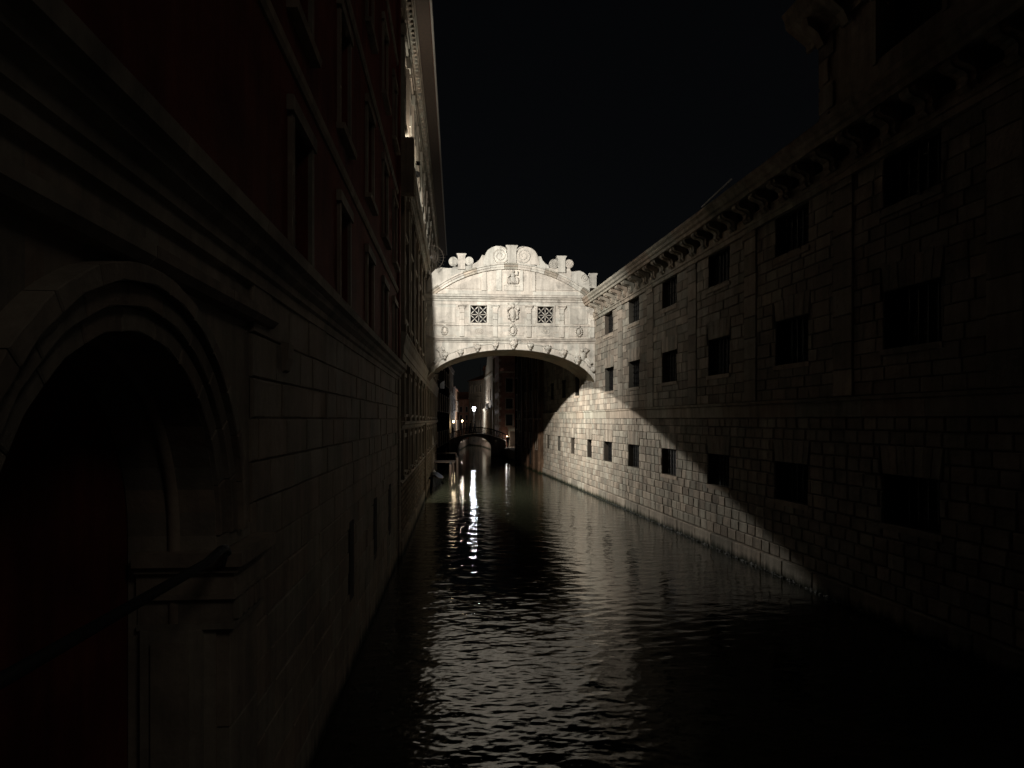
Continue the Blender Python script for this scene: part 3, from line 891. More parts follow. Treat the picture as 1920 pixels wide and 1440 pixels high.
    # spandrel figures
    for sgn, (zx, zy) in ((1, (1610, 1090)), (-1, (330, 1080))):
        x, z = z1(zx, zy); m = MB(); m.sm = True
        def P(u, v): return (x+sgn*u, -.1, z+v)
        m.blob(P(-.05, -.02), (.2, .13, .3), 10, 8, .05)
        m.blob((x-sgn*.12, -.16, z+.33), (.1, .11, .12), 9, 7)
        for k in range(7):   # wing feathers
            g = R(40+k*14)
            m.tube([P(.05, .1), P(.05+.4*math.cos(g), .15+.45*math.sin(g)*.9)], [.05, .03], 6)
        for k in range(6):   # drapery running down the arch
            m.tube([P(-.05+.05*k, -.18), P(.18+.06*k, -.45-.02*k), P(.33+.05*k, -.72+.05*k)], [.07, .06, .04], 6)
        m.tube([P(-.15, .1), P(-.38, .0), P(-.5, .16)], [.06, .05, .035], 6)
        m.build('winged_relief', M_bridge, t)
        x2, z2 = z1(1700, 1215) if sgn > 0 else z1(245, 1215)
        k = MB(); k.sm = True
        k.blob((x2-sgn*.02, -.16, z2), (.2, .2, .2), 10, 8, .04)
        k.tube([(x2-sgn*.1, -.12, z2+.1), (x2-sgn*.35, -.1, z2+.35), (x2-sgn*.5, -.08, z2+.62)], [.12, .1, .04], 7)
        k.build('volute_stop', M_bridge, t)
    # lower and upper cornices in separate stones
    def course(prof, name, a, b, step, mat=M_bridge):
        x = a
        while x < b-.02:
            f = min(b, x+random.uniform(*step)); f = b if b-f < .4 else f
            MB().sweepx(prof, x+.002, f-.002).build(name, mat, t); x = f
    course([(0, 10.03), (.06, 10.05), (.07, 10.12), (.16, 10.17), (.18, 10.24), (.24, 10.26), (.23, 10.33), (0, 10.38)], 'lower_cornice_stone', -e, W+e, (1.1, 1.9))
    course([(0, 12.70), (.08, 12.72), (.1, 12.83), (.2, 12.88), (.23, 12.95), (.34, 12.98), (.36, 13.08), (.28, 13.13), (0, 13.18)], 'upper_cornice_stone', -e, W+e, (1.1, 1.9))
    course([(0, 12.50), (.035, 12.5), (.04, 12.695), (0, 12.697)], 'frieze_stone', -e, W+e, (1.2, 2.2))
    course([(0, 11.12), (.05, 11.12), (.09, 11.16), (.09, 11.23), (0, 11.27)], 'mid_band_stone', -e, W+e, (1.0, 1.8))
    # pilasters with capitals
    for zxc, hw in ((512, .165), (810, .16), (1112, .16), (1410, .155), (207, .17), (1688, .16)):
        x, _ = z1(zxc, 700); m = MB(); z = 10.4; k = 0
        for h in (.7, .42, .42, .40):
            m.block(x-hw, x+hw, z, z+h, 0, .10, .012); z += h
        m.build('pilaster', M_bridge, t)
        c = MB(); c.sweepx([(0, 12.32), (.1, 12.33), (.13, 12.38), (.2, 12.44), (.2, 12.495), (0, 12.498)], x-hw-.1, x+hw+.1)
        c.box(x-hw-.03, x+hw+.03, -.12, 0, 12.24, 12.32)
        c.build('capital', M_bridge, t)
    # recessed panels (raised slabs with margin rims)
    def rim(zxa, zya, zxb, zyb, wd=.05, pr=.04, name='panel'):
        a, d = z1(zxa, zya); b, c = z1(zxb, zyb); m = MB()
        m.block(a, b, c, d, 0, .022, .008)
        q = m.build(name, M_bridge, t)
        r = MB()
        r.box(a-wd, b+wd, -pr, 0, d, d+wd); r.box(a-wd, b+wd, -pr, 0, c-wd, c); r.box(a-wd, a, -pr, 0, c+.001, d-.001); r.box(b, b+wd, -pr, 0, c+.001, d-.001)
        r.build('panel_rim', M_bridge, q)
        return a, b, c, d
    rim(275, 650, 450, 785); rim(1485, 660, 1635, 795); rim(885, 650, 1040, 788)
    rim(270, 828, 455, 905); rim(590, 828, 740, 905); rim(875, 828, 1060, 905); rim(1185, 832, 1340, 908); rim(1480, 836, 1640, 912)
    # facing stones between the mouldings
    fz = [(10.385, 10.75), (10.75, 11.115), (11.275, 11.69), (11.69, 12.1), (12.1, 12.495)]
    ashlar(t, M_bridge, -e, W+e, fz, [(a-.1, b+.1, c-.1, d+.1) for a, b, c, d in wins], (.7, 1.3), lambda b: (b[1]-b[0])*(b[3]-b[2]), lambda b: True, p=.014, ch=.005, name='facing_stone')
    # lattice windows
    for a, b, c, d in wins:
        wo = MB().add([(a,.39,c),(b,.39,c),(b,.39,d),(a,.39,d)], [(0,1,2,3)]).build('lattice_window', M_dark, t)
        f = MB(); q = .1
        f.box(a-q, b+q, -.06, 0, d, d+q); f.box(a-q, b+q, -.06, 0, c-q, c); f.box(a-q, a, -.06, 0, c+.001, d-.001); f.box(b, b+q, -.06, 0, c+.001, d-.001)
        f.build('frame', M_bridge, wo)
        lt = MB(); N = 2; sx, sz = (b-a)/N, (d-c)/N; y0, y1 = .16, .22; r = .011
        def bar(p, q_, w_):
            ux, uz = q_[0]-p[0], q_[1]-p[1]; l = math.hypot(ux, uz); nx, nz = -uz/l*w_, ux/l*w_
            yy = random.uniform(0, .004)
            lt.polyxz([(p[0]+nx, p[1]+nz), (p[0]-nx, p[1]-nz), (q_[0]-nx, q_[1]-nz), (q_[0]+nx, q_[1]+nz)], y0+yy, y1+yy)
        bar((a+r, c), (a+r, d), r); bar((b-r, c), (b-r, d), r); bar((a, c+r), (b, c+r), r); bar((a, d-r), (b, d-r), r)
        for i in range(2*N+1):
            for j in range(2*N+1):
                if (i+j) % 2: continue
                P = Vector((a+sx*i/2, c+sz*j/2))
                for u, v in ((1, 0), (0, 1), (1, 1), (-1, 1)):     # petals meeting in stars
                    L_ = 1.0 if u == 0 or v == 0 else .5
                    Q = P+Vector((u*sx*L_, v*sz*L_))
                    if Q.x < a-.01 or Q.x > b+.01 or Q.y > d+.01: continue
                    if (u == 0 or v == 0) and (i % 2 or j % 2): continue
                    dd = Q-P; nn = Vector((-dd.y, dd.x)).normalized()*(.027 if L_ == 1.0 else .035)
                    yy = random.uniform(.0, .012)
                    lt.polyxz([tuple(P), tuple(P+dd*.5-nn), tuple(Q), tuple(P+dd*.5+nn)], y0-yy, y1-yy)
        for i in range(N):
            for j in range(N):
                lt.discxz(a+sx*(i+.5), c+sz*(j+.5), .03, y0-.02, y1, 8)
        lt.build('stone_lattice', M_bridge, wo)
    # coats of arms
    def cart(zx, zy, s, name='shield'):
        x, z = z1(zx, zy); m = MB(); m.sm = True
        m.blob((x, -.05, z), (.13*s, .1, .2*s), 12, 9)
        for k in range(14):
            g = 2*math.pi*k/14
            m.blob((x+.2*s*math.cos(g), -.08, z+.27*s*math.sin(g)), (.055*s, .08, .06*s), 6, 5, .15)
        m.blob((x, -.1, z+.33*s), (.1*s, .1, .06*s), 7, 5)
        m.build(name, M_bridge, t)
    cart(358, 862, .95); cart(968, 862, 1.15); cart(1566, 875, 1.05)
    for zx in (665, 1265):
        x, z = z1(zx, 868); m = MB(); m.sm = True
        for rr in (.09, .17): m.tube([(x+rr*1.5*math.cos(2*math.pi*k/20), -.035, z+rr*math.sin(2*math.pi*k/20)) for k in range(20)], .02, 5, True)
        m.blob((x, -.03, z), (.05, .05, .05), 7, 5)
        m.build('roundel', M_bridge, t)
    x, z = z1(968, 705); m = MB(); m.sm = True            # central coat of arms
    m.blob((x, -.06, z-.1), (.2, .14, .38), 14, 10)
    m.blob((x, -.14, z-.08), (.12, .12, .26), 10, 8)
    for q in (-1, 1):
        m.tube([(x+q*.12, -.1, z+.35), (x+q*.3, -.14, z+.28), (x+q*.36, -.12, z+.08), (x+q*.26, -.12, z-.1), (x+q*.32, -.12, z-.26), (x+q*.16, -.1, z-.46)], [.05, .07, .06, .07, .06, .04], 7)
        m.blob((x+q*.34, -.14, z+.26), (.1, .1, .11), 8, 6, .1)
        m.blob((x+q*.28, -.14, z-.33), (.08, .09, .09), 8, 6, .1)
    m.blob((x, -.1, z+.42), (.13, .13, .11), 9, 7); m.blob((x, -.1, z+.58), (.09, .1, .09), 8, 6); m.blob((x, -.08, z-.52), (.1, .1, .08), 8, 6)
    m.build('coat_of_arms', M_bridge, t)
    for k in (-1, 0, 1):
        MB().blob((x+k*.3, -.07, 12.6), (.06, .06, .06), 7, 5).build('frieze_boss', M_bridge, t, True)
    # lunette under the curved gable
    HC, RISE, ZB = W*.487, 2.06, 13.14
    RR = (HC**2+RISE**2)/(2*RISE); zc = ZB+RISE-RR; gx = cx
    th0 = math.asin(HC/RR)
    def garc(r, k0=-1.0, k1=1.0, m_=40): return [(gx+r*math.sin(th0*(k0+(k1-k0)*k/m_)), zc+r*math.cos(th0*(k0+(k1-k0)*k/m_))) for k in range(m_+1)]
    lun = [(gx-HC, ZB-.05)]+garc(RR-.1)+[(gx+HC, ZB-.05)]
    lm = MB().polyxz(lun, .06, .5); lm.build('lunette_wall', M_bridge, t)
    MB().polyxz(lun, .5, D).build('vault_roof', M_bridge_dark, t)
    # gable band stones
    nb = 13
    for k in range(nb):
        k0, k1 = -1+2*k/nb+.0012, -1+2*(k+1)/nb-.0012
        for r0, r1, p in ((RR-.36, RR-.22, .12), (RR-.22, RR-.09, .2), (RR-.09, RR, .3)):
            poly = garc(r0, k0, k1, 5)+garc(r1, k0, k1, 5)[::-1]
            MB().polyxz(poly, -p, .05).build('gable_stone', M_bridge if (k*7) % 3 else M_bridge_dark, t)
    # base band and flat strips of the lunette
    course([(-.06, 13.19), (.0, 13.19), (.0, 13.42), (-.06, 13.43)], 'lunette_base_stone', gx-HC*.93, gx+HC*.93, (.7, 1.4))
    def gz(x, r): return zc+math.sqrt(max(0, r*r-(x-gx)**2))
    for zxa, zxb in ((690, 733), (818, 868), (1032, 1060), (1140, 1172)):
        a, _ = z1(zxa, 450); b, _ = z1(zxb, 450)
        MB().polyxz([(a, 13.44), (b, 13.44), (b, gz(b, RR-.38)), (a, gz(a, RR-.38))], -.04, .06).build('lunette_strip', M_bridge, t)
    for zxa, zxb in ((310, 680), (1180, 1560)):           # wedge shaped field panels
        a, _ = z1(zxa, 450); b, _ = z1(zxb, 450); pts = [(a, 13.52), (b, 13.52)]
        for k in range(9):
            x_ = b+(a-b)*k/8; pts.append((x_, max(13.56, gz(x_, RR-.62))))
        MB().polyxz(pts, .0, .06).build('field_panel', M_bridge, t)
    # seated relief on its base at the middle
    a, _ = z1(890, 450); b, _ = z1(1030, 450)
    MB().sweepx([(-.06, 13.44), (.02, 13.44), (.02, 13.72), (.07, 13.76), (.07, 13.84), (-.06, 13.86)], a, b).build('relief_base', M_bridge, t)
    x = (a+b)/2+.05; z = 13.86; m = MB(); m.sm = True
    m.blob((x, -.02, z+.28), (.22, .17, .28), 10, 8, .06); m.blob((x, -.04, z+.58), (.15, .14, .2), 10, 8, .05); m.blob((x+.02, -.08, z+.84), (.09, .1, .11), 9, 7)
    m.blob((x-.26, -.02, z+.2), (.14, .12, .2), 9, 7, .1); m.blob((x+.28, -.02, z+.24), (.14, .12, .22), 9, 7, .1)
    m.tube([(x-.12, -.06, z+.62), (x-.28, -.1, z+.5), (x-.36, -.08, z+.36)], [.05, .045, .04], 6)
    m.tube([(x+.12, -.06, z+.64), (x+.3, -.1, z+.62), (x+.34, -.08, z+.86)], [.05, .045, .04], 6)
    for k in range(5): m.tube([(x-.16+.08*k, -.12, z+.36), (x-.18+.09*k, -.14, z+.02)], [.04, .05], 6)
    m.build('seated_relief', M_bridge, t)
    # cresting: pedestals, scrolls and sweeping shoulders
    def pedestal(zxa, zxb, zyt, zyb, name='pedestal'):
        a, zt = z1(zxa, zyt); b, zb = z1(zxb, zyb); wv = (b-a)
        m = MB(); h = zt-zb; mx = (a+b)/2; hw = wv/2*.74
        m.polyxz([(mx-hw, zb-.12), (mx+hw, zb-.12), (mx+hw, zt-h*.26), (mx+hw*1.06, zt-h*.22), (mx+hw*1.06, zt-h*.17), (mx+wv/2, zt-.05), (mx+wv/2, zt), (mx-wv/2, zt), (mx-wv/2, zt-.05), (mx-hw*1.06, zt-h*.17), (mx-hw*1.06, zt-h*.22), (mx-hw, zt-h*.26)], -.22, .28)
        m.build(name, M_bridge, t)
    pedestal(903, 1012, 100, 262); pedestal(464, 552, 174, 300); pedestal(1362, 1452, 196, 330); pedestal(1656, 1734, 352, 470)
    def spiral(m, x, z, r, turns=2.2, hand=1, y=-.16):
        pts = []
        for k in range(34):
            f = k/33; g = hand*f*turns*2*math.pi+math.pi/2; q = r*(1-f*.86)
            pts.append((x+q*math.cos(g), y, z+q*math.sin(g)))
        m.tube(pts, [r*.085*(1-.5*k/33) for k in range(34)], 5)
    def scroll(zxc, zyc, rz_, hand, name='scroll'):
        x, z = z1(zxc, zyc); r = rz_/4.8/28.6; m = MB()
        m.discxz(x, z, r, -.15, .22, 22)
        o = m.build(name, M_bridge, t)
        s = MB(); s.sm = True; spiral(s, x, z, r*.9, 2.2, hand)
        s.build('spiral', M_bridge, o)
    scroll(436, 246, 42, 1); scroll(577, 241, 38, -1); scroll(1338, 266, 42, 1); scroll(1477, 266, 39, -1)
    def crest(pts, name, y0=-.1, y1=.2):
        m = MB().polyxz([z1(*p) for p in pts], y0, y1); return m.build(name, M_bridge, t)
    big = [(700, 275), (700, 262), (712, 215), (722, 175), (742, 142), (775, 118), (815, 105), (850, 106), (880, 118), (902, 140), (914, 175), (914, 262)]
    o = crest(big, 'great_scroll'); s = MB(); s.sm = True; x, z = z1(852, 192); spiral(s, x, z, 82/4.8/28.6, 2.4, -1, -.12); s.build('spiral', M_bridge, o)
    big2 = [(1003, 264), (1003, 180), (1014, 145), (1036, 122), (1066, 110), (1100, 113), (1140, 128), (1172, 155), (1190, 190), (1198, 225), (1206, 276)]
    o = crest(big2, 'great_scroll'); s = MB(); s.sm = True; x, z = z1(1062, 192); spiral(s, x, z, 80/4.8/28.6, 2.4, 1, -.12); s.build('spiral', M_bridge, o)
    crest([(600, 305), (606, 268), (640, 250), (668, 226), (685, 198), (692, 184), (716, 188), (722, 280)], 'shoulder', -.05, .15)
    crest([(1186, 285), (1198, 196), (1222, 198), (1236, 232), (1262, 262), (1292, 280), (1300, 310)], 'shoulder', -.05, .15)
    crest([(426, 300), (446, 286), (470, 292), (600, 276), (596, 330), (400, 390), (410, 330)], 'foot', -.07, .17)
    crest([(1300, 300), (1450, 308), (1490, 300), (1486, 316), (1500, 340), (1500, 420), (1290, 340)], 'foot', -.07, .17)
    crest([(195, 430), (240, 350), (280, 312), (330, 295), (375, 303), (425, 302), (440, 370), (330, 440), (190, 530)], 'side_scroll', -.06, .16)
    o = crest([(1490, 335), (1530, 332), (1572, 326), (1612, 342), (1642, 372), (1662, 410), (1668, 540), (1600, 480), (1495, 410)], 'side_scroll', -.06, .16)
    s = MB(); s.sm = True; x, z = z1(1618, 395); spiral(s, x, z, 34/4.8/28.6, 1.8, 1, -.09); s.build('spiral', M_bridge, o)
build_bridge()

# ------------------------------------------------------------------ lamps on the bridge and palace
def spot(name, parent, loc, target, watt, angle, blend, col, rad, rz=0):
    l = bpy.data.lights.new(name, 'SPOT'); l.energy = watt; l.spot_size = R(angle); l.spot_blend = blend; l.color = col; l.shadow_soft_size = rad
    o = bpy.data.objects.new(name, l); COL.objects.link(o); o.parent = parent; o.location = loc
    d = Vector(target)-Vector(loc)
    o.rotation_euler = d.to_track_quat('-Z', 'Y').to_euler()
    return o
def flood_fixture(name, label, loc, aim, scale=1.0):
    t = thing(name, label, 'floodlight', loc, 0)
    d = Vector(aim).normalized(); q = d.to_track_quat('-Z', 'Y').to_matrix().to_4x4()
    def put(mb, nm, mat, sm=False):
        m = mb.mesh(nm, mat, sm); m.transform(q @ Matrix.Scale(scale, 4)); return link(nm, m, t)
    h = MB(); h.add([(-.16,-.12,.0),(.16,-.12,.0),(.16,.12,.0),(-.16,.12,.0),(-.1,-.08,.2),(.1,-.08,.2),(.1,.08,.2),(-.1,.08,.2)], [(4,5,6,7),(0,1,5,4),(1,2,6,5),(2,3,7,6),(3,0,4,7)])
    put(h, 'housing', M_iron)
    put(MB().box(-.15, .15, -.11, .11, .004, .012), 'lens', M_lens)
    b = MB(); b.tube([(-.18, 0, .1), (-.18, 0, .26), (.18, 0, .26), (.18, 0, .1)], .012, 5); put(b, 'yoke', M_iron)
    return t
def build_lights():
    # floodlight standing on the palace's middle cornice, turned on the bridge front
    Yf = 30.5; p = Vector((-2.145-KL*Yf+.37, Yf, 15.75)); tg = Vector((1.0, 45.4, 11.2))
    f = flood_fixture('floodlight', 'black floodlight on the palace cornice turned towards the bridge front', p, tg-p)
    d = (tg-p).normalized()
    spot('flood_beam', f, d*.08, d*10, 15000, 88, 1.0, (1.0, .96, .89), .035)
    spot('flood_spill', f, d*.08, Vector((.6, .8, -.1))*10, 520, 165, 1.0, (1.0, .93, .82), .05)
    MB().box(-.02, .02, -.02, .02, -.55, -.1).build('post', M_iron, f)
    # small uplight washing the palace's top storey
    Yu = 28.2; p2 = Vector((-2.145-KL*Yu+.55, Yu, 15.45)); tg2 = Vector((-2.145-KL*31+.0, 31.5, 19))
    u = flood_fixture('uplight', 'small black uplight on the palace cornice below the pale top storey', p2, tg2-p2, .6)
    d2 = (tg2-p2).normalized()
    spot('wash_beam', u, d2*.06, d2*10, 600, 150, 1.0, (1.0, .92, .8), .05)
    # downlight fixed under the bridge against the left bank
    p3 = Vector((-4.8, 47.5, 8.1))
    a = thing('downlight', 'shaded downlight under the left end of the enclosed bridge', 'floodlight', p3)
    h = MB(); h.box(-.07, -.045, -.7, .4, -.9, .2); h.box(-.07, .24, -.72, -.7, -1.0, .2); h.box(-.07, .16, -.2, .2, .1, .16); h.box(-1.05, -.07, -.04, .04, .05, .1)
    h.build('hood', M_iron, a)  # plates added to keep the beam off the left wall and hide its glare
    MB().blob((.06, 0, .07), (.05, .07, .025), 8, 5).build('lens', M_lens, a)
    ax = Vector((.2436, .0191, -.9697)).normalized()
    spot('down_beam', a, ax*.02, ax*10, 9000, 142.4, .03, (1.0, .945, .85), .03)
build_lights()

# ------------------------------------------------------------------ far houses
def house(name, label, P0, P1, H, depth, mat, wins=(), frame=M_plgrey, bands=(), roof=True, pane=M_dark, cat='building', eave=.25, shutters=False):
    """facade from P0 to P1 (left to right as seen from outside), windows in metres along it"""
    P0, P1 = Vector(P0), Vector(P1); L = (P1-P0).length
    t = thing(name, label, cat, (P0.x, P0.y, 0), math.atan2(P1.y-P0.y, P1.x-P0.x))
    wl = MB(); wins = [w_ for w_ in wins if w_[0] > .02 and w_[1] < L-.02]
    face_with_holes(wl, 0, L, -1, H, list(wins), 0, .2); shell(wl, 0, L, -1, H, depth)
    wl.build('wall', mat, t)
    for a, b, c, d in wins:
        wo = MB().add([(a,.18,c),(b,.18,c),(b,.18,d),(a,.18,d)], [(0,1,2,3)]).build('window', pane, t)
        f = MB(); q = .13
        f.box(a-q, a-.004, -.05, .1, c, d); f.box(b+.004, b+q, -.05, .1, c, d); f.box(a-q, b+q, -.07, .1, d+.004, d+q); f.box(a-q-.05, b+q+.05, -.1, .1, c-q, c-.004)
        f.build('frame', frame, wo)
        if shutters:
            s = MB(); s.box(a-.5, a-.14, -.06, -.02, c, d); s.box(b+.14, b+.5, -.06, -.02, c, d); s.build('shutter', M_shutter, wo)
    for z0, z1 in bands:
        MB().sweepx([(0, z0), (.1, z0), (.14, z1), (0, z1)], -.06, L+.06).build('string_band', frame, t)
    if roof:
        r = MB(); r.sweepx([(eave, H), (eave, H+.12), (-depth*.5, H+depth*.22), (-depth-eave, H+.12), (-depth-eave, H)], -eave, L+eave)
        r.build('roof', M_tile, t)
    return t
def rows(L, n, zs, wd, m=.6):
    out = []
    for z0, z1 in zs:
        for k in range(n):
            c = m+(L-2*m)*(k+.5)/n; out.append((c-wd/2, c+wd/2, z0, z1))
    return out
def RB(Y): return (11.66-KR*Y, Y)
# right bank beyond the prison
h1 = house('brown_house', 'brown plastered house adjoining the far end of the rusticated building on the right bank', (RB(80)[0]-.25, 80), (RB(64.7)[0]-.25, 64.6), 15, 10, M_plbrown,
           rows(15.5, 4, ((2.2, 3.6), (6.0, 7.8), (9.8, 11.6)), .95), M_plgrey, bands=((5.0, 5.15),))
for x, r_ in ((1.2, .1), (4.3, .14), (8.1, .1), (11.9, .14), (15.0, .16)): MB().box(x-r_*1.6, x+r_*1.6, -.2, 0, -.5, 14.6).build('pilaster_strip', M_plbrown, h1)
for x in (2.6, 10.0): MB().tube([(x, -.1, .5), (x, -.1, 14.8)], .06, 6).build('drainpipe', M_iron, h1)
h2 = house('dark_house', 'unlit dark house on the right bank before the small footbridge', RB(84.0), RB(80.2), 13.5, 9, M_plunlit,
           rows(3.8, 1, ((2.3, 3.8), (6.2, 7.9), (10.0, 11.5)), .9), M_plgrey)
# brick house facing the canal beyond the footbridge
h3 = house('brick_house', 'red brick corner house with pale string course behind the right end of the footbridge', (-1.85, 99.0), (4.6, 99.6), 14.6, 9.5, M_brick,
           [(1.0, 1.95, 9.0, 10.9), (1.0, 1.95, 6.6, 8.0), (1.0, 1.95, 4.15, 5.75), (3.2, 4.1, 9.0, 10.9), (3.2, 4.1, 6.5, 8.0), (3.2, 4.1, 4.15, 5.75)], M_plgrey, bands=((11.7, 11.9),))
sd_ = MB(); sd_.box(-.03, 0, .0, 9.4, 11.7, 11.9); sd_.build('side_band', M_plgrey, h3)
for k in range(16):
    z = .4+k*.86; s = .34 if k % 2 else .55
    MB().box(-.025, .32 if k % 2 else .2, -.03, s, z, z+.42).build('corner_stone', M_plgrey, h3)
for z in (4.2, 6.5, 9.0):
    for y in (2.0, 4.6, 7.2):
        q = MB().box(-.02, -.004, y-.42, y+.42, z, z+1.6); wo = q.build('window', M_glass, h3)
        f = MB(); f.box(-.06, 0, y-.56, y-.43, z, z+1.6); f.box(-.06, 0, y+.43, y+.56, z, z+1.6); f.box(-.07, 0, y-.56, y+.56, z+1.604, z+1.75); f.box(-.1, 0, y-.6, y+.6, z-.14, z-.004); f.build('frame', M_plgrey, wo)
dr = MB().box(1.6, 2.7, -.05, .02, 1.2, 3.3).build('door', M_wood, h3)
f = MB()
for k in range(3): f.box(1.35-.07*k, 2.95+.07*k, -.1-.04*k, 0, 3.35+.2*k, 3.5+.2*k)
f.box(1.3, 1.58, -.09, 0, 1.2, 3.34); f.box(2.72, 3.0, -.09, 0, 1.2, 3.34)
f.build('door_surround', M_palace_light, dr)
# pale church-like facade
h4 = house('pale_facade', 'pale stone facade with columns and scrolled gable lit by the street lamp', (-5.15, 130), (-2.65, 108.8), 13.2, 8, M_palace_light,
           rows(21, 4, ((3.4, 5.6), (8.4, 10.2)), 1.1, 1.5), M_palace_light, bands=((7.0, 7.4), (12.4, 12.8)), roof=False)
m = MB()
for k in range(7): m.lathe((1.2+k*3.05, -.25, 1.2), [(.34, 0), (.34, .25), (.26, .4), (.22, 5.3), (.34, 5.5), (.38, 5.8)], 10)
m.build('column', M_palace_light, h4, True)
MB().polyxz([(2, 13.2), (19.5, 13.2), (18.5, 14.6), (16.5, 14.9), (15.2, 16.2), (13, 17.0), (8.5, 17.0), (6.3, 16.2), (5, 14.9), (3, 14.6)], .0, .6).build('gable', M_palace_light, h4)
m = MB(); m.box(20.3, 21.2, -.35, .3, -.5, 15.6); m.build('end_pier', M_palace_light, h4)
m = MB(); m.box(19.9, 21.3, -.5, .5, 15.6, 16.0); m.build('end_pier_cap', M_palace_light, h4)
bal = MB()
for k in range(9): bal.box(13+k*.5, 13.15+k*.5, -.8, -.65, 6.9, 7.6)
bal.box(12.8, 17.3, -.85, 0, 6.75, 6.9); bal.box(12.8, 17.3, -.85, -.6, 7.6, 7.7)
bal.build('balcony', M_palace_light, h4)
# grey house at the bend
h5 = house('grey_house', 'grey plastered house with square attic windows behind the bright street lamp', (-8.6, 138), (-5.4, 131), 12.6, 8, M_plgrey,
           rows(7.6, 3, ((10.3, 11.6), (6.2, 8.2), (3.2, 5.0)), .9, .3), M_palace_light, bands=((9.2, 9.35),))
dm = MB(); dm.box(4.0, 5.6, 1.5, 3.5, 12.8, 14.6); dm.build('dormer', M_plgrey, h5)
MB().polyxz([(3.8, 14.6), (5.8, 14.6), (4.8, 15.5)], 1.3, 3.6).build('dormer_roof', M_tile, h5)
an = MB(); an.tube([(1.2, 2, 13.0), (1.2, 2, 16.2)], .035, 5); an.build('aerial', M_iron, h5)
# pink house closing the canal
h6 = house('pink_house', 'low pink plastered house closing the end of the canal', (-12.2, 141), (-8.5, 140.5), 9.0, 8, M_plpink,
           rows(3.7, 3, ((6.6, 7.6), (4.9, 5.9), (3.0, 4.4)), .42, .1), M_plgrey)
# left bank beyond the palace
h7 = house('dark_waterside_house', 'unlit house on the left bank between palace and footbridge', (-7.72, 70.2), (-8.55, 94), 12.0, 9, M_plunlit,
           rows(23.8, 6, ((2.2, 3.6), (6.0, 7.8), (9.3, 10.9)), .9), M_plgrey)
h8 = house('tall_lit_house', 'narrow pale lit house front beyond the left end of the footbridge', (-8.75, 97.5), (-9.15, 108), 12.4, 8, M_pltan,
           rows(10.5, 2, ((3.2, 4.6), (6.2, 7.9), (9.2, 10.8)), .8), M_palace_light, bands=((8.5, 8.65), (12.0, 12.3)))
h9 = house('small_tan_house', 'lower tan house behind the narrow lit front on the left bank', (-9.3, 110), (-10.6, 138), 10.2, 8, M_plbrown,
           rows(28, 7, ((3.2, 4.8), (6.6, 8.3)), .9), M_plgrey)
# quays under the far houses
qy = MB().box(-13, -8.6, 94.2, 140, -1, 1.15); tag(qy.build('quay_pavement', M_plgrey), kind='structure')
qy = MB().add([(.36,84.1,1.16),(9,84.1,1.16),(9,98.9,1.16),(-1.9,98.9,1.16),(-1.1,92.4,1.16),(.36,84.1,-1),(-1.1,92.4,-1),(-1.9,98.9,-1)], [(0,1,2,3,4),(4,6,5,0),(3,7,6,4)])
tag(qy.build('pavement', M_plgrey), kind='structure')
qy = MB().add([(-1.9,98.95,1.1),(-1.9,108,1.1),(-5.5,131,1.1),(-9.0,139.8,1.1),(-4,150,1.1),(8,130,1.1),(8,98.95,1.1),(-2.3,98.95,-1),(-2.3,108,-1),(-6.2,131,-1),(-9.4,139.8,-1)],
    [(0,1,2,3,4,5,6),(0,7,8,1),(1,8,9,2),(2,9,10,3)])
tag(qy.build('fondamenta', M_plgrey), kind='structure')

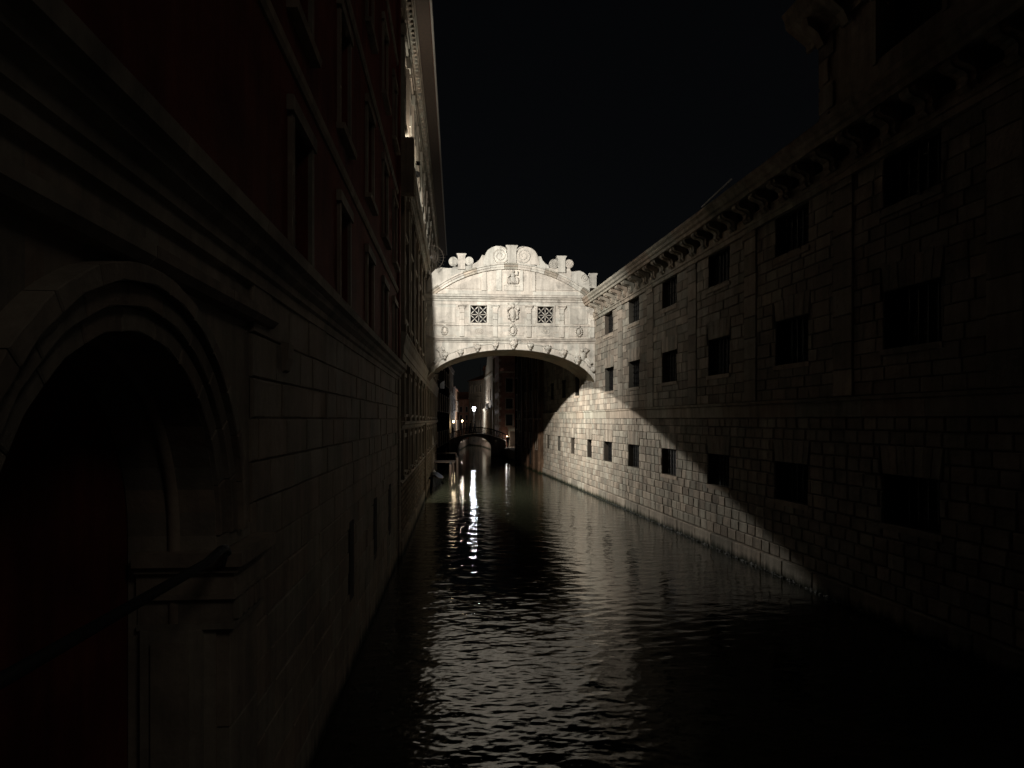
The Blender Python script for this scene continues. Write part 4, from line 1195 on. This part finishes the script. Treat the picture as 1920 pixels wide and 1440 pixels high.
# ------------------------------------------------------------------ far footbridge
def build_footbridge():
    xa, xb, Y = -8.65, -1.15, 95.0
    t = thing('footbridge', 'small dark arched footbridge with iron railing across the far canal', 'bridge', (xa, Y, 0))
    L = xb-xa; D = 3.2; cx = L*.46; A = 2.3; B = 1.5; zs = 1.2
    def deck(x): return 1.9+1.08*max(0, 1-((x-L*.5)/(L*.56))**2)
    n = 24
    arc = [(cx-A*math.cos(math.pi*k/n), zs+B*math.sin(math.pi*k/n)) for k in range(n+1)]
    b = MB()
    for y in (0, D):
        for (a, c), (d, e) in zip(arc[:-1], arc[1:]):
            b.add([(a,y,c),(d,y,e),(d,y,deck(d)),(a,y,deck(a))], [(0,1,2,3)])
        for u0, u1 in ((-.3, arc[0][0]), (arc[-1][0], L+.3)):
            for k in range(6):
                p, q = u0+(u1-u0)*k/6, u0+(u1-u0)*(k+1)/6
                b.add([(p,y,-1),(q,y,-1),(q,y,deck(q)),(p,y,deck(p))], [(0,1,2,3)])
    for (a, c), (d, e) in zip(arc[:-1], arc[1:]): b.add([(a,0,c),(d,0,e),(d,D,e),(a,D,c)], [(3,2,1,0)])
    for x in (arc[0][0], arc[-1][0]): b.add([(x,0,-1),(x,D,-1),(x,D,zs),(x,0,zs)], [(0,1,2,3)])
    b.build('arch', M_plgrey, t)
    d = MB(); m = 30
    for k in range(m):
        p, q = -.3+(L+.6)*k/m, -.3+(L+.6)*(k+1)/m
        d.add([(p,-.08,deck(p)),(q,-.08,deck(q)),(q,D+.08,deck(q)),(p,D+.08,deck(p)),(p,-.08,deck(p)+.1),(q,-.08,deck(q)+.1),(q,D+.08,deck(q)+.1),(p,D+.08,deck(p)+.1)],
              [(0,1,5,4),(4,5,6,7),(2,3,7,6),(3,2,1,0)])
    d.build('deck', M_plgrey, t)
    for y in (0.0, D):
        r = MB(); r.tube([(-.3+(L+.6)*k/m, y, deck(-.3+(L+.6)*k/m)+.95) for k in range(m+1)], .045, 6)
        r.tube([(-.3+(L+.6)*k/m, y, deck(-.3+(L+.6)*k/m)+.22) for k in range(m+1)], .025, 5)
        ro = r.build('railing', M_iron, t)
        g = MB(); x = -.2; k = 0
        while x < L+.2:
            z = deck(x); w_ = .035 if k % 6 == 0 else .014
            g.box(x-w_, x+w_, y-w_, y+w_, z+.1, z+.94)
            if k % 6 == 3:
                g.tube([(x+.13*math.cos(2*math.pi*i/10), y, z+.56+.2*math.sin(2*math.pi*i/10)) for i in range(10)], .018, 4, True)
            x += .14; k += 1
        g.build('baluster', M_iron, ro)
build_footbridge()

# ------------------------------------------------------------------ lamps along the far quay
def point(name, parent, loc, watt, col, rad=.1):
    l = bpy.data.lights.new(name, 'POINT'); l.energy = watt; l.color = col; l.shadow_soft_size = rad
    o = bpy.data.objects.new(name, l); COL.objects.link(o); o.parent = parent; o.location = loc
def street_lamp(x, y, ztop, zb, label, mat, watt, col, s=1.0):
    t = thing('street_lamp', label, 'lamp', (x, y, zb), 0, 'lamps along the far canal')
    h = ztop-zb
    MB().lathe((0, 0, 0), [(.12, 0), (.12, .3), (.06, .4), (.045, h-.5), (.09, h-.42), (.05, h-.36)], 8).build('post', M_iron, t)
    MB().lathe((0, 0, h-.34), [(.10*s, 0), (.2*s, .25*s), (.22*s, .4*s), (.12*s, .52*s)], 10).build('globe', mat, t, True)
    MB().lathe((0, 0, h-.34+.53*s), [(.2*s, 0), (.12*s, .1*s), (.02, .2*s)], 8).build('cap', M_iron, t)
    point('lamp_light', t, (0, -.6, h-.1), watt, col, .24)
street_lamp(-6.8, 124, 6.9, 1.1, 'brightest white street lamp standing beyond the footbridge', M_lampw, 1000, (.93, .96, 1.0), 1.4)
def wall_lamp(x, y, z, label, watt, col, dx=0, dy=0):
    t = thing('wall_lamp', label, 'lamp', (x, y, z), 0, 'warm wall lamps beyond the footbridge')
    MB().box(-.04+min(0, dx), .04+max(0, dx), -.04+min(0, dy), .04+max(0, dy), .16, .22).build('arm', M_iron, t)
    MB().lathe((0, 0, -.2), [(.08, 0), (.15, .22), (.13, .34)], 8).build('globe', M_lampy, t, True)
    point('lamp_light', t, (0, -.3, -.3), watt, col, .25)
street_lamp(-8.75, 122, 4.95, 1.15, 'small warm street lamp on the left quay in front of the pink house', M_lampy, 500, (1.0, .86, .7), .6)
wall_lamp(-8.3, 98.6, 4.75, 'warm wall lamp low on the narrow lit house by the left end of the footbridge', 70, (1.0, .78, .5), -.5, 0)
wall_lamp(-.62, 97.9, 2.6, 'small lamp by the brick house doorway at the right end of the footbridge', 45, (1.0, .93, .85), 0, 1.1)

# ------------------------------------------------------------------ landing stage, posts and boat on the left
def build_stage():
    t = thing('landing_stage', 'small dark wooden landing stage at the left bank beyond the enclosed bridge', 'jetty', (-7.3, 62.0, 0))
    for k in range(9):
        MB().box(.0, 2.2, .3*k, .3*k+.27, 1.15, 1.22).build('plank', M_wood, t)
    b = MB(); b.box(.1, .24, 0, 2.7, 1.0, 1.15); b.box(1.95, 2.1, 0, 2.7, 1.0, 1.15); b.build('beam', M_wood, t)
    for x, y in ((.17, .1), (2.05, .1), (2.05, 2.5)):
        MB().tube([(x, y, -1), (x, y, 1.0)], .09, 8).build('leg', M_wood, t)
    r = MB(); r.tube([(.1, 2.6, 1.9), (2.1, 2.6, 1.9)], .035, 6); r.tube([(.1, 2.6, 1.22), (.1, 2.6, 1.9)], .035, 6); r.tube([(2.1, 2.6, 1.22), (2.1, 2.6, 1.9)], .035, 6)
    r.build('railing', M_wood, t)
build_stage()
for (x, y, h, lab) in ((-4.85, 61.5, 1.75, 'dark mooring post standing off the landing stage corner'), (-5.1, 57.5, 1.4, 'shorter mooring post nearest the enclosed bridge on the left'), (-7.4, 78.0, 2.0, 'mooring post near the unlit house on the left bank')):
    t = thing('mooring_post', lab, 'post', (x, y, 0), 0, 'mooring posts on the left side')
    MB().lathe((0, 0, -1.0), [(.11, 0), (.11, h+.7), (.1, h+.9)], 10).build('shaft', M_wood, t, True)
    MB().lathe((0, 0, h-.1), [(.115, 0), (.12, .08), (.04, .2)], 10).build('cap', M_iron, t)
def build_boat():
    t = thing('moored_boat', 'small dark boat with blue cover moored under the left bank past the bridge', 'boat', (-6.1, 54.0, 0), R(94))
    st = [(-2.4, .05, .75), (-1.9, .45, .6), (-.9, .72, .5), (.4, .75, .48), (1.6, .62, .5), (2.1, .5, .52)]
    h = MB(); vs = []
    for x, w_, z in st: vs += [(x, -w_, z), (x, -w_*.62, -.12), (x, w_*.62, -.12), (x, w_, z)]
    fs = []
    for i in range(len(st)-1):
        for j in range(3): fs.append((i*4+j, i*4+j+1, i*4+5+j, i*4+4+j))
    fs.append(tuple(range(len(st)*4-4, len(st)*4)))
    h.add(vs, fs); h.sm = False
    h.build('hull', M_boat, t)
    c = MB(); vs = []
    for x, w_, z in st[1:]: vs += [(x, -w_*1.02, z+.02), (x, -w_*.5, z+.22), (x, 0, z+.3), (x, w_*.5, z+.22), (x, w_*1.02, z+.02)]
    fs = [(i*5+j, i*5+j+1, i*5+6+j, i*5+5+j) for i in range(len(st)-2) for j in range(4)]
    c.add(vs, fs); c.build('cover', M_tarp, t, True)
    g = MB(); g.tube([(x, -w_, z+.01) for x, w_, z in st], .03, 5); g.tube([(x, w_, z+.01) for x, w_, z in st], .03, 5)
    g.build('gunwale', M_wood, t)
    MB().lathe((1.75, 0, .72), [(.07, 0), (.09, .1), (.05, .22)], 8).build('lantern', M_paleiron, t)
build_boat()

# ------------------------------------------------------------------ people on the far footbridge
def person(x, y, z, rz, label, cloth, h=1.7, stride=.12, arm=.1):
    s = h/1.7
    J = {'pel': (0,0,.95), 'sp': (0,0,1.15), 'ch': (0,.01,1.35), 'nk': (0,0,1.47), 'hd': (0,-.01,1.56), 'tp': (0,0,1.66),
         'lh': (-.09,0,.9), 'lk': (-.1,-stride,.5), 'la': (-.1,-stride*.2,.09), 'lf': (-.1,-stride*.2-.16,.04),
         'rh': (.09,0,.9), 'rk': (.1,stride*.3,.5), 'ra': (.1,stride*1.4,.1), 'rf': (.1,stride*1.4-.15,.04),
         'ls': (-.19,0,1.4), 'le': (-.24,.04,1.13), 'lw': (-.22,-arm,.9), 'lm': (-.21,-arm-.05,.8),
         'rs': (.19,0,1.4), 're': (.24,.02,1.13), 'rw': (.2,-arm*2,.95), 'rm': (.18,-arm*2-.07,.88)}
    E = ['pel sp', 'sp ch', 'ch nk', 'nk hd', 'hd tp', 'pel lh', 'lh lk', 'lk la', 'la lf', 'pel rh', 'rh rk', 'rk ra', 'ra rf', 'ch ls', 'ls le', 'le lw', 'lw lm', 'ch rs', 'rs re', 're rw', 'rw rm']
    rad = {'pel': .15, 'sp': .14, 'ch': .16, 'nk': .06, 'hd': .1, 'tp': .085, 'lh': .1, 'rh': .1, 'lk': .065, 'rk': .065, 'la': .045, 'ra': .045, 'lf': .04, 'rf': .04,
           'ls': .075, 'rs': .075, 'le': .05, 're': .05, 'lw': .036, 'rw': .036, 'lm': .035, 'rm': .035}
    nm = list(J); me = bpy.data.meshes.new('person')
    me.from_pydata([tuple(q*s for q in J[k]) for k in nm], [tuple(nm.index(a) for a in e.split()) for e in E], [])
    o = bpy.data.objects.new('tmp', me); COL.objects.link(o)
    md = o.modifiers.new('skin', 'SKIN'); o.modifiers.new('sub', 'SUBSURF').levels = 1
    sv = me.skin_vertices[0].data
    for i, k in enumerate(nm): sv[i].radius = (rad[k]*s, rad[k]*s*.85); sv[i].use_root = (k == 'pel')
    dg = bpy.context.evaluated_depsgraph_get()
    bm_ = bpy.data.meshes.new_from_object(o.evaluated_get(dg))
    bpy.data.objects.remove(o)
    bm_.materials.clear(); bm_.materials.append(cloth); bm_.materials.append(M_skin)
    for p in bm_.polygons:
        p.use_smooth = True
        if p.center.z > 1.48*s: p.material_index = 1
    b = link('person', bm_); b.location = (x, y, z); b.rotation_euler = (0, 0, rz)
    tag(b, label, 'person', 'people on the far footbridge')
    MB().blob((0, .02*s, 1.63*s), (.1*s, .115*s, .1*s), 10, 7).build('hair', M_hair, b, True)
def dk(px): return 2.0+1.08*max(0, 1-((px+8.65-3.75)/(7.5*.56))**2)
person(-8.25, 96.4, dk(-8.25), R(70), 'person in dark coat at the left foot of the footbridge', M_cloth[0])
person(-6.4, 96.8, dk(-6.4), R(100), 'short person in brown jacket left of the footbridge crown', M_cloth[1], 1.5)
person(-5.75, 96.2, dk(-5.75), R(-80), 'tallest person in black at the crown of the footbridge below the lamp', M_cloth[0], 1.82, .2)
person(-5.2, 96.7, dk(-5.2), R(-90), 'person in dark blue walking right of the footbridge crown', M_cloth[2], 1.68, .2)
person(-.55, 94.6, 1.16, R(30), 'person in dark clothes standing on the pavement right of the footbridge', M_cloth[0], 1.75)
